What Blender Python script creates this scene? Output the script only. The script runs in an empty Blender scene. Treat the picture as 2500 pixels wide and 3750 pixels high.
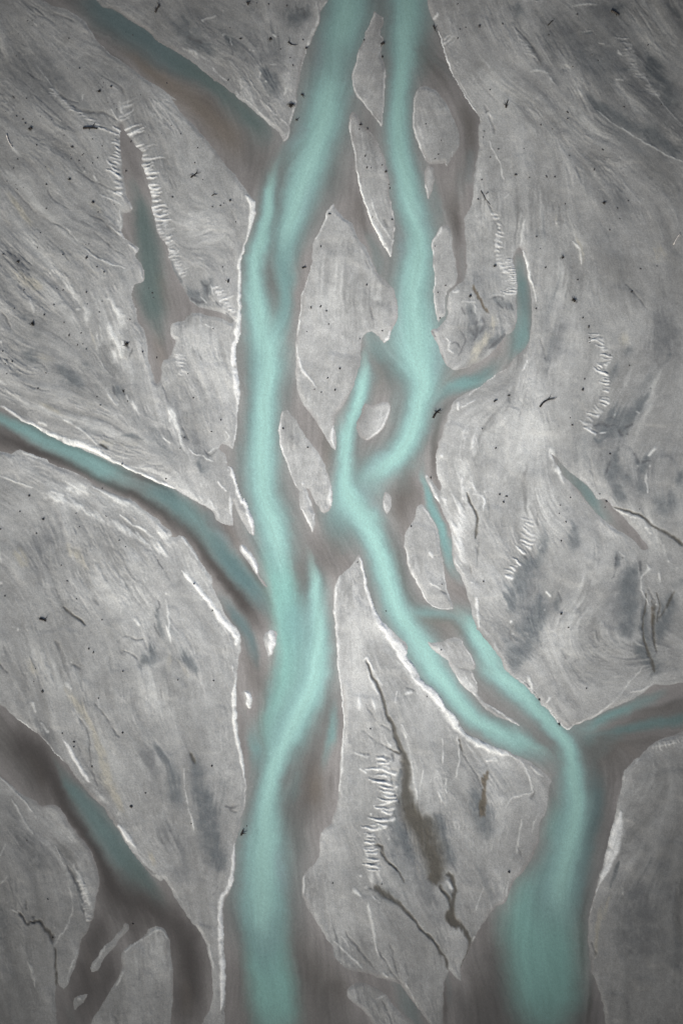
import bpy, bmesh, math, random
import numpy as np

# ---------------------------------------------------------------------------
# Site survey.  Points are "x,y" (or "x,y,halfwidth") in local survey tiles; a tile
# token such as "c2" switches the origin; "s" = site coordinates (1 unit = 0.1 m).
# ---------------------------------------------------------------------------
COLX = {'a': 0, 'b': 600, 'c': 1200, 'd': 1850}
ROWY = [0, 600, 1200, 1800, 2400, 3000]
TS = 650.0 / 1568.0

LAND = {
'north_bank': """b0 110,460 230,530 330,610 430,690 540,770 640,850 740,930 840,1010 920,1090 990,1160 1040,1225 1050,1258 1088,1240
 1110,1170 1110,1110 1140,1040 1160,960 1170,870 1175,800 1200,700 1225,580 1245,470 1270,400 1300,350 1340,280 1365,200 1375,100 1410,50 1445,0
 s 1300,-300 1500,-3000 2500,-30000 -30000,-30000 -30000,-9000 -2000,-1300 150,-180
 a0 850,0 920,70 990,70 1080,130 1190,205 1300,290 1400,370 1500,430 1568,465""",
'west_flat': """a0 385,0 450,40 560,75 650,120 740,180 790,250 840,340 900,400 970,460 1050,520 1120,575 1200,640 1300,700 1400,770 1480,830 1568,900
 b0 60,870 130,960 220,1060 330,1180 430,1300 530,1430 b1 580,30 650,130 720,210 770,270 800,320 800,420 785,510 760,610 720,720 690,830 675,920 685,1050 690,1200
 685,1350 675,1450 655,1568 b2 680,0 665,80 640,180 640,300 655,420 665,550 660,680 648,800 640,920 625,1010 600,1070 555,1040 520,1020 480,1060 520,1100 550,1150 560,1215 600,1240 630,1330
 670,1440 710,1540 b3 710,50 750,150 780,250 800,380 790,390 740,350 690,270 650,180 620,90 608,200 612,300 540,290 460,230 400,160 330,110 230,60
 b2 290,1540 200,1480 100,1430 0,1390 a2 1450,1390 1320,1330 1200,1270 1080,1215 1000,1190 900,1150 800,1110 680,1060 560,1010 440,950 320,890 200,830 100,760 0,690
 s -600,1250 -3000,300 -30000,-6000 -30000,-8700 -2100,-1050 -50,-110""",
'south_west_flat': """a2 0,1090 100,1110 180,1075 270,1110 380,1160 500,1220 640,1280 780,1350 900,1420 1020,1470 1120,1500 1220,1568
 a3 1260,150 1350,215 1450,300 1530,380 b3 60,400 100,400 170,390 240,470 300,580 370,680 420,760 440,850 490,960 530,1060 580,1140 640,1210 670,1290 680,1370 660,1450
 b4 655,60 640,150 635,250 645,380 650,520 660,660 690,850 715,1010 725,1130 722,1280 715,1360 690,1440 680,1530
 b5 655,150 635,250 625,400 600,560 570,680 540,740 525,850 525,950 535,1100 540,1300 545,1500 540,1700 530,1809 s 815,3900 760,4300 725,3900
 b5 330,1809 390,1700 420,1560 430,1400 410,1250 370,1100 310,1000 220,880 130,740 60,620 0,540
 a5 1430,560 1330,470 1230,360 1140,240 1060,120 1000,0 a4 1020,1480 950,1390 900,1320 830,1260 760,1190 700,1110 640,1030 570,940 500,870 430,800 370,720 300,660 220,610 120,530 60,470 0,430
 s -300,2380 -3000,1200 -30000,-3000 -30000,-5700 -3000,500 -600,1430""",
'corner_flat': """a4 0,1070 60,1110 150,1180 230,1240 300,1270 370,1330 460,1310 530,1340 580,1420 620,1500 a5 610,20 660,100 740,200 810,320 860,420 880,520 870,650 850,760 830,840
 800,920 770,1000 730,1050 710,1120 690,1220 660,1330 620,1410 580,1480 560,1502 525,1470 508,1440 500,1500 500,1620 500,1809 s 200,4000 200,6000 0,30000 -30000,30000 -30000,-2700 -3000,1500 -300,2680""",
'delta_bar': """a5 1090,1150 1200,1090 1280,1020 1340,960 1440,950 1480,1020 1510,1200 1530,1350 1530,1550 1510,1809 s 600,3950 450,4200 390,4000
 a5 800,1809 880,1680 960,1530 1040,1400 1080,1290 1065,1210""",
'finger_bar': "a5 800,1310 870,1200 930,1110 1000,1060 1060,990 1110,915 1140,930 1100,1010 1040,1080 980,1160 920,1230 860,1330 820,1355",
'wedge_bar': "a5 655,1690 660,1570 720,1550 780,1545 720,1630",
'spindle_bar': """c0 405,100 380,180 350,270 320,370 275,440 245,530 220,640 220,740 245,830 310,910 370,980 430,1060 472,1130 480,1020 495,900 502,780 510,660 495,580
 470,480 480,420 500,370 480,310 470,260 490,220 480,160 440,130""",
'long_bar': """c0 190,1020 185,1100 200,1200 225,1330 255,1430 c1 250,10 262,100 270,180 300,300 340,420 400,540 470,670 530,790 553,830 570,770 575,660 585,540 580,430 560,330
 545,260 535,170 520,60 c0 500,1400 470,1340 440,1270 400,1200 350,1150 290,1100 260,1010 220,985""",
'oval_bar': """c0 795,785 770,880 755,980 748,1100 765,1190 800,1270 830,1350 860,1420 890,1455 960,1450 1020,1440 1050,1470 1090,1400 1150,1320 1165,1220 1140,1110
 1090,980 1030,890 960,800 900,770 840,760""",
'tear_bar': "c1 850,60 850,170 865,260 885,325 910,260 935,180 940,90 930,40 880,20",
'great_bar': """b1 1490,358 1470,390 1430,490 1380,600 1320,690 1315,780 1310,860 1285,960 1255,1060 1225,1170 1205,1300 1185,1420 1170,1530 b2 1165,180 1165,300 1170,430 1190,560 1230,680
 1310,790 1400,920 1470,1040 1510,1080 1520,980 1510,860 1530,750 c2 100,730 150,660 200,580 240,480 270,370 290,280 290,210 298,120 315,65 350,45 385,40 430,60 462,95 490,140 540,90 565,20
 c1 600,1400 605,1250 570,1120 500,1030 440,970 380,850 330,740 260,640 200,530 100,430 45,360""",
'strip_bar': """c1 990,545 960,620 930,680 930,850 940,1020 935,1150 945,1270 960,1360 975,1405 1000,1370 1025,1350 1032,1200 1060,1120 1120,1075 1145,1000 1130,880 1095,740
 1090,600 1050,540""",
'east_flat': """c0 870,0 885,90 905,150 940,220 970,280 1010,380 1040,500 1070,600 1120,700 1180,800 1250,910 1310,1000 1350,1055 1330,1130 1335,1230 1330,1350 1310,1450
 c1 1290,150 1285,260 1260,380 1210,460 1200,560 1215,700 1225,850 1225,950 1190,1040 1150,1065 1110,1110 1070,1150 1055,1250 1055,1350 1030,1400 970,1450 915,1470
 c2 920,60 960,150 1000,250 1040,320 1120,375 1200,360 1300,320 1400,270 1500,160 1568,70 d1 60,1490 100,1400 105,1300 95,1190 105,1130 95,1000 75,900 60,840 95,780 130,740 150,755
 165,820 190,920 215,1080 225,1230 230,1400 220,1500 d2 200,130 150,200 60,290 0,370 c2 1480,430 1390,490 1310,540 1220,570 1140,610 1105,660 1090,720 1050,800 1030,880 1000,960 965,1050 955,1150 970,1300
 1000,1420 985,1440 930,1370 890,1300 870,1270 862,1310 890,1400 930,1500 c3 930,30 990,130 1060,280 1090,370 1095,480 1110,600 1140,700 1180,760 1220,880 1250,1000 1280,1130 1320,1220 1390,1320 1460,1400 1500,1440
 d4 0,120 70,190 150,260 220,330 290,390 370,480 440,560 490,610 540,655 590,625 740,565 870,500 1000,440 1130,380 1230,330 1310,262 1400,272 1568,235
 s 2800,2400 5000,1900 30000,-3500 30000,-30000 3500,-30000 1700,-3000 1580,-300""",
'islet': "c3 490,60 485,100 500,160 525,205 550,180 568,100 560,30 c2 530,1455 505,1460",
'heart_bar': "c2 330,670 290,760 258,850 270,930 310,980 340,1000 400,970 480,900 530,800 558,690 540,660 470,660 400,690",
'leaf_bar': """b2 1045,730 1020,840 1020,950 1040,1090 1080,1190 1120,1290 1160,1390 1190,1455 b3 1200,120 1250,230 1290,310 1312,375 1330,290 1335,200 1305,100
 1270,10 b2 1258,1425 1275,1425 b3 1300,30 1345,100 1400,180 1425,200 1475,140 1492,50 b2 1490,1440 1470,1350 1430,1230 1370,1120 1290,1010 1220,900 1150,800 1080,720""",
'splinter_bar': "b3 670,470 690,460 730,490 800,580 840,660 840,720 880,780 920,850 890,830 820,720 760,640 700,550",
'tooth_bar': "b3 880,1270 930,1230 990,1240 995,1320 970,1410 925,1465 900,1380",
'bean_bar': "b4 700,300 750,300 775,370 765,470 735,460 710,390",
'kite_bar': """c3 850,110 800,130 760,250 700,330 670,420 690,540 710,680 760,780 820,880 880,970 950,1020 1040,1035 1100,1030 1105,1000 1060,890 1040,780 1020,650
 1000,520 995,420 970,330 920,240 870,150""",
'central_flat': """c3 270,568 215,650 150,710 90,770 60,850 50,970 55,1100 70,1250 75,1400 c4 80,80 105,250 125,420 130,560 130,700 120,820 105,950 105,1080 95,1200 75,1330 40,1430
 b4 1480,1470 1420,1530 b5 1390,130 1370,250 1360,340 1300,420 1240,470 1220,560 1225,640 1250,740 1310,850 1370,960 1430,1050 1500,1140 c5 50,1200 120,1265 200,1330 330,1350 450,1395 560,1425 620,1440 660,1490
 720,1570 790,1660 850,1740 900,1809 s 1590,3830 1610,3900 1623,3830 c5 1015,1809 1020,1600 1030,1460 1060,1370 1080,1340 1130,1410 1170,1430 1175,1330 1205,1240 1250,1150 1285,1075
 1330,980 1400,880 1480,780 d5 0,720 60,560 150,470 230,340 290,180 320,0 d4 330,1440 365,1330 380,1200 400,1100 350,1050 300,1000 230,955 140,905 60,860 0,840
 c4 1450,800 1330,740 1210,690 1170,620 1110,530 1040,470 980,370 900,280 840,230 790,150 740,70 690,0 c3 700,1370 620,1280 540,1200 470,1130 420,1050 390,960 370,880 345,780 320,690 295,600""",
'south_bar': "c5 250,1450 380,1465 480,1520 560,1610 660,1710 760,1809 s 1510,3850 1440,3950 1380,3850 c5 400,1809 330,1720 230,1630 160,1540",
'wing_bar': """c3 880,1330 940,1335 1000,1330 1080,1300 1170,1310 1200,1360 1260,1450 1300,1560 c4 1270,130 1290,170 1310,260 1325,350 1345,385 1420,430 1500,480
 d4 0,520 60,570 160,640 100,612 0,572 c4 1460,515 1340,420 1300,370 1200,270 1130,180 1080,100 1030,30 c3 960,1440 910,1385""",
'east_bank': """d4 1568,660 1500,690 1400,720 1280,800 1190,890 1120,940 1060,1010 1030,1080 1025,1170 1000,1260 980,1370 950,1480 d5 945,60 900,220 850,420 800,600 770,720
 745,850 730,960 722,1080 735,1200 760,1340 810,1480 860,1650 880,1809 s 2240,4000 2400,6000 4000,30000 30000,30000 30000,-2000 5000,2200 2800,2600""",
}
POOL = {
'pond': """a0 1078,1090 1065,1150 1060,1230 1065,1330 1085,1480 a1 1085,60 1110,180 1130,290 1175,380 1150,425 1105,430 1088,520 1085,630 1160,690 1232,740 1195,800 1250,880 1280,1030
 1190,1072 1172,1200 1200,1300 1222,1400 a2 1265,0 1300,130 1320,280 1360,400 1395,490 1415,480 1440,300 1540,255 b2 0,300 60,240 105,110 b1 95,1560 60,1480 80,1410 180,1385 240,1325 380,1342 520,1368 600,1400
 625,1375 520,1315 400,1292 300,1270 250,1220 180,1110 110,1000 50,850 0,700 a1 1410,650 1370,480 1340,300 1310,150 1265,20 a0 1245,1480 1265,1380 1200,1270 1130,1180 1090,1130""",
'rill': "d2 395,1105 440,1190 520,1310 620,1420 720,1540 d3 780,170 900,270 1020,360 1130,430 1220,520 1260,500 1210,420 1100,300 980,170 860,60 d2 820,1530 760,1440 660,1350 560,1270 480,1190",
}
# water bodies: silt-laden threads (colour key, points with half width)
FLOW = {
'q': """d5 530,80,70 490,280,115 440,430,165 380,590,225 315,760,315 295,900,365 320,1100,360 340,1300,352 345,1500,352 350,1700,350 360,2100,350 / b5 880,400,160 885,700,185 890,900,195 905,1100,205 925,1300,215 950,1500,225 985,1700,240 1010,2100,250
 / f 610,1180,20 628,1260,30 645,1340,36 665,1420,44 680,1500,52 670,1600,60 640,1680,52 610,1760,44 / f 1290,1800,40 1295,1900,50 1270,2000,60""",
'T': """c0 260,-600,130 200,-250,140 180,-50,145 170,100,145 120,300,145 60,500,140 20,700,130 / b0 1520,500,140 1470,700,140 1420,1000,140 1340,1250,130 1270,1500,120 b1 1200,250,115 1130,500,95 1065,700,75 1055,850,50
 / b0 1000,1440,22 965,1550,30 b1 950,120,35 925,300,42 900,450,50 875,650,60 820,800,70 795,950,65 800,1100,70 830,1300,85 860,1450,105 b2 890,100,115 925,250,110 910,450,100 890,600,90 880,800,85 872,950,92 855,1150,108 865,1300,105 890,1500,100 b3 905,100,100 940,250,108 985,400,100 1020,550,90 1070,700,75
 / b3 1300,545,24 1325,700,36 1340,900,48 1355,1100,62 1360,1300,75 1340,1500,85 b4 1330,200,95 1250,400,100 1150,600,95 1050,800,80 970,950,75 930,1150,75 915,1300,88 885,1500,95 b5 900,100,115 885,300,150 870,500,155 865,700,150 870,900,130 880,1100,90
 / c0 720,-600,120 700,-250,130 700,-60,125 700,100,118 680,300,105 660,500,85 650,700,70 630,900,75 610,1100,75 630,1300,80 660,1500,85 c1 680,100,85 700,250,85 745,400,95 790,550,95 795,750,100 765,950,120 752,1200,125 770,1400,130 c2 775,60,165 770,200,175 800,350,140 840,500,105 820,620,95 770,800,88 720,950,85 620,1120,85 480,1230,85 330,1320,95 270,1450,110
 / c2 355,235,42 320,400,48 290,550,52 250,700,46 210,820,45 150,950,60 150,1100,52 150,1250,55 160,1400,80 200,1550,115 c3 230,100,115 300,200,95 370,350,85 430,500,78 480,650,80 525,800,82 565,950,78 640,1080,85 720,1200,85 800,1350,90 880,1500,85 c4 860,60,85 970,180,82 1080,320,75 1200,470,65 1330,582,58 1440,645,58 1568,708,60 d4 100,756,60 250,800,46 380,840,30
 / c3 1100,1040,45 1180,1065,55 1230,1150,58 1280,1250,62 1370,1370,68 1460,1480,75 c4 1430,90,78 1540,200,70 d4 20,230,75 120,320,72 250,450,65 370,580,55 470,680,50 545,790,52 570,900,65 590,1050,85 612,1200,92 618,1400,95 d5 610,50,92 560,200,105 520,400,115 470,650,120 440,900,110
 """,
't': """c2 828,1290,14 850,1370,24 880,1490,30 c3 920,150,32 980,280,32 1030,380,28 1050,500,32 1065,620,32 1085,700,24 / d4 600,760,40 640,710,46 750,620,44 880,545,40 1000,495,32 1150,425,26 1290,355,24 1350,300,20 / b1 1150,450,110 1070,750,110 1060,880,90 1070,1050,66 1060,1250,60 1045,1400,62 b2 970,40,60 930,200,60 / b0 1180,1340,45 1050,1345,35 1010,1400,30 / b3 1180,800,120 1190,950,130 1190,1100,130 1190,1300,120 b4 1200,100,150 / b4 1100,700,130
 / c3 120,40,80 100,170,110 130,300,80 / c2 390,130,62 / c2 720,400,160 950,300,90 920,450,70 / c2 500,230,60 600,200,60 / c3 780,1070,45 950,1072,42 1080,1052,40
 / c4 1330,580,75 1480,670,75 1568,710,75 d4 100,770,80 230,830,80 400,860,60 / b5 870,400,130 870,700,140 880,1000,140 900,1250,110 930,1450,90 / d5 480,350,160 400,500,190 360,700,230 330,900,250
 / a2 -150,730,35 0,800,40 200,890,50 400,1000,58 600,1090,66 800,1190,80 1000,1290,82 1150,1355,78
 / b4 790,640,34 800,760,50 810,880,45 850,1000,45 / b4 1010,40,26 985,180,22 / c2 1330,480,50 1180,490,45 1050,530,42 950,560,38 / d1 150,1300,50 140,1480,60 d2 70,180,70
 / b4 1400,900,30 1480,700,35 1490,500,35 / b5 800,100,60 770,300,70 740,500,60 / d4 560,690,14 600,800,20""",
'G': """b2 0,1500,85 b3 200,170,85 450,440,85 650,700,80 850,930,70 950,1050,40 / d1 150,1250,60 145,1460,66 d2 70,170,80 0,290,70 / c2 1500,330,60 1350,440,56 1200,490,50 1050,530,45 930,575,36 / d4 700,860,20 800,740,26 950,670,30 1100,635,36 1300,598,44 1568,562,50 s 2700,2620,22 / a2 1150,1355,85 1400,1470,85 b2 0,1500,85 b3 100,100,90 300,250,80 / b2 800,600,70 780,800,60 770,1000,50 / b2 830,150,60 800,400,60 760,600,50
 / c3 880,50,32 920,150,32 980,280,36 1030,380,36 1050,500,36 1060,620,38 1090,720,42 / c2 825,1270,18 850,1370,26 880,1480,30
 
 / b4 700,560,26 735,650,36 / b4 900,560,26 940,420,40 960,300,40
 / b2 1080,400,60 1120,550,40 / c2 620,620,60 560,800,50 / c1 330,700,24 430,800,40 500,880,30 / c1 900,420,30 950,330,30 970,220,24 / d1 125,850,36 130,950,45 145,1080,50 155,1200,55 150,1320,60
 / d2 400,1105,5 500,1240,20 600,1345,38 700,1440,45 780,1540,48 d3 800,120,52 900,210,50 / c1 1200,850,25 1180,950,25 / c2 1300,480,80 / c3 80,300,120 / a4 455,930,6 520,1020,18 590,1110,36 670,1215,62 760,1330,90 880,1480,100 a5 880,50,100 1000,200,115 1150,400,115 1280,560,90
 / c5 1470,980,70 1568,850,90 / b4 1180,1000,60 1130,1250,60 / c5 560,1490,20 640,1560,34 740,1680,40 830,1809,45 / b2 660,1170,30""",
'U': """b3 450,450,85 600,650,75 700,780,75 820,900,75 900,1000,55 / b3 520,950,34 620,1080,48 720,1230,52 780,1360,45 810,1480,36 b4 810,60,30 / b3 780,450,35 860,540,35
 / a0 700,-150,140 900,80,150 1100,220,140 1300,350,125 1500,500,115 b0 100,530,95 250,620,85 450,760,60 / c1 1180,100,60 1150,250,45 / c0 1250,1480,45 / c0 980,550,40 1050,650,40 / c2 850,830,60 790,980,60
 / d4 780,1000,50 800,1200,60 780,1400,70 d5 760,60,60 690,300,60 640,600,60 610,850,50 / c5 1060,1420,20 1070,1540,24 / d1 140,1130,40 / b3 60,60,70""",
'e': """b0 740,1000,70 880,1150,90 960,1270,80 / b0 60,480,60 180,560,75 300,640,80 500,800,85 700,970,80 820,1110,95 930,1230,85 / a1 1210,150,14 1230,300,40 1265,480,80 1300,700,95 1330,900,110 1320,1100,120 1350,1250,110 1380,1400,80 a2 1410,90,50
  / a5 1050,250,80 1250,500,60 1420,690,60 b5 0,720,60 / a5 640,1800,30 / d3 900,210,45 1000,280,40 / d3 700,50,30 / b2 330,1220,35""",
'L': """b0 1200,1080,50 1180,1300,50 / b0 1330,600,50 1380,400,40 / c2 960,260,60 / c1 830,480,60 / c3 380,80,50 / b4 920,380,40 / b5 1030,300,60 1010,600,60 / b1 1300,200,70 1230,420,60 / c1 640,560,35 620,800,30 / c2 430,1170,60
 / b3 480,330,60 / c2 930,820,40""",
'K': """a2 -200,1060,70 0,1000,70 200,1040,60 400,1120,55 600,1200,50 800,1290,45 1000,1390,45 1250,1510,45 b3 60,240,60 200,330,60 330,480,60 430,650,60 560,800,55 680,950,55 780,1080,60 880,1130,60
 / a2 100,790,20 300,900,20 500,1005,20 700,1090,20 900,1175,20 1200,1300,24 1450,1420,26 b3 100,40,26 300,140,30 480,260,36 600,340,50 640,380,45 / b3 700,580,30 780,700,40 900,900,40 960,1000,40 1000,1160,40
 / b4 660,40,40 830,150,70 900,100,30 / a4 50,600,100 200,760,150 330,880,150 420,1030,120 380,1150,100 500,1150,90 600,1380,60 a5 730,100,60 900,380,60 1000,620,130 1250,760,170 1420,850,120 b5 60,900,120 180,1050,130 230,1250,150 230,1450,150 200,1650,150 190,1850,150
 / a5 930,800,80 880,1000,90 800,1200,75 720,1360,60 650,1500,60 590,1650,60 / a5 1010,1180,50 950,1400,90 830,1570,80 740,1700,70 680,1809,60 / a5 1180,980,70 / a5 750,1420,50
 / c2 560,1380,90 700,1450,110 640,1560,110 c3 640,120,90 630,280,70 600,380,30 / c0 830,480,90 900,600,100 820,660,60 / b3 1560,560,50 / c1 180,300,60 260,420,50 320,580,50 / b2 1350,850,50 1450,1050,60 1500,1250,50
 / c1 1050,330,60 1130,480,60 1130,650,45 / c0 1230,900,50 1250,1150,55 1250,1300,45 / d4 1450,690,30 1200,790,45 1000,910,50 890,1040,26 / d4 950,740,30 830,780,35 730,890,30 / d4 1250,500,30 1450,440,36
 / c3 20,620,60 60,740,50 / c3 560,480,22 600,580,36 650,720,26 690,870,36 740,960,26 / b4 1320,900,90 1290,1050,100 1330,1250,100 1360,1400,90 / b5 1200,1200,70 1350,1380,90 c5 60,1450,100 150,1700,120 / c5 250,1390,50 430,1430,40
 / c5 1030,1500,18 1028,1809,20 / c5 1300,1350,90 1330,1650,100 / b2 720,300,40 740,200,30 / b1 980,1050,45 1000,1200,36 / c2 1000,700,60 930,900,50 935,1100,40 950,1300,40 / c2 640,1250,70 800,1100,50 / d5 760,1600,26 740,1450,20 750,1809,24 / d5 700,700,20 660,1100,20 690,1350,20
 / c4 20,1100,30 20,1300,40 / a0 850,150,60 950,320,60 / c2 360,560,40 480,580,60""",
'N': """a0 1080,430,40 1200,520,60 1350,640,70 1500,760,80 b0 100,780,90 300,950,110 480,1100,110 650,1270,110 760,1280,50 / a2 -100,1010,50 60,1060,40 / b3 20,320,40 / c2 430,530,50 470,340,40 / c2 530,1340,50 470,1400,50
 / c3 880,1190,60 1000,1150,50 1080,1140,26 870,1260,26 / c3 1140,820,55 1180,950,45 / b3 600,370,40 / a4 300,950,90 400,1100,70 / a5 800,1300,40 / b2 1420,1020,40 1480,1200,30 / b4 1300,1000,80 1380,1330,70
 / a1 1400,900,60 1430,1150,70 b1 60,1150,60 / a2 1430,100,60 1390,330,30 / c2 1000,450,22 1150,410,18 / b5 200,1550,60 / d4 1050,800,30""",
'S': """c2 400,420,12 480,410,12 / c2 370,495,9 450,480,9 / c2 480,640,60 350,630,30 / a5 1000,1100,8 / c1 1080,60,24 1030,220,24 / d4 1170,465,16 1300,425,28 1450,365,36 1568,330,40 s 2700,2500,25 / c2 780,1290,45 850,1240,30
 / b4 770,240,30 700,230,40 / b3 900,1220,40 / c2 330,1045,16 / c2 900,960,20 870,1150,20 / c0 200,960,40 / b5 1250,420,60 / b4 740,450,40 800,600,30 / c3 520,180,40""",
}
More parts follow.
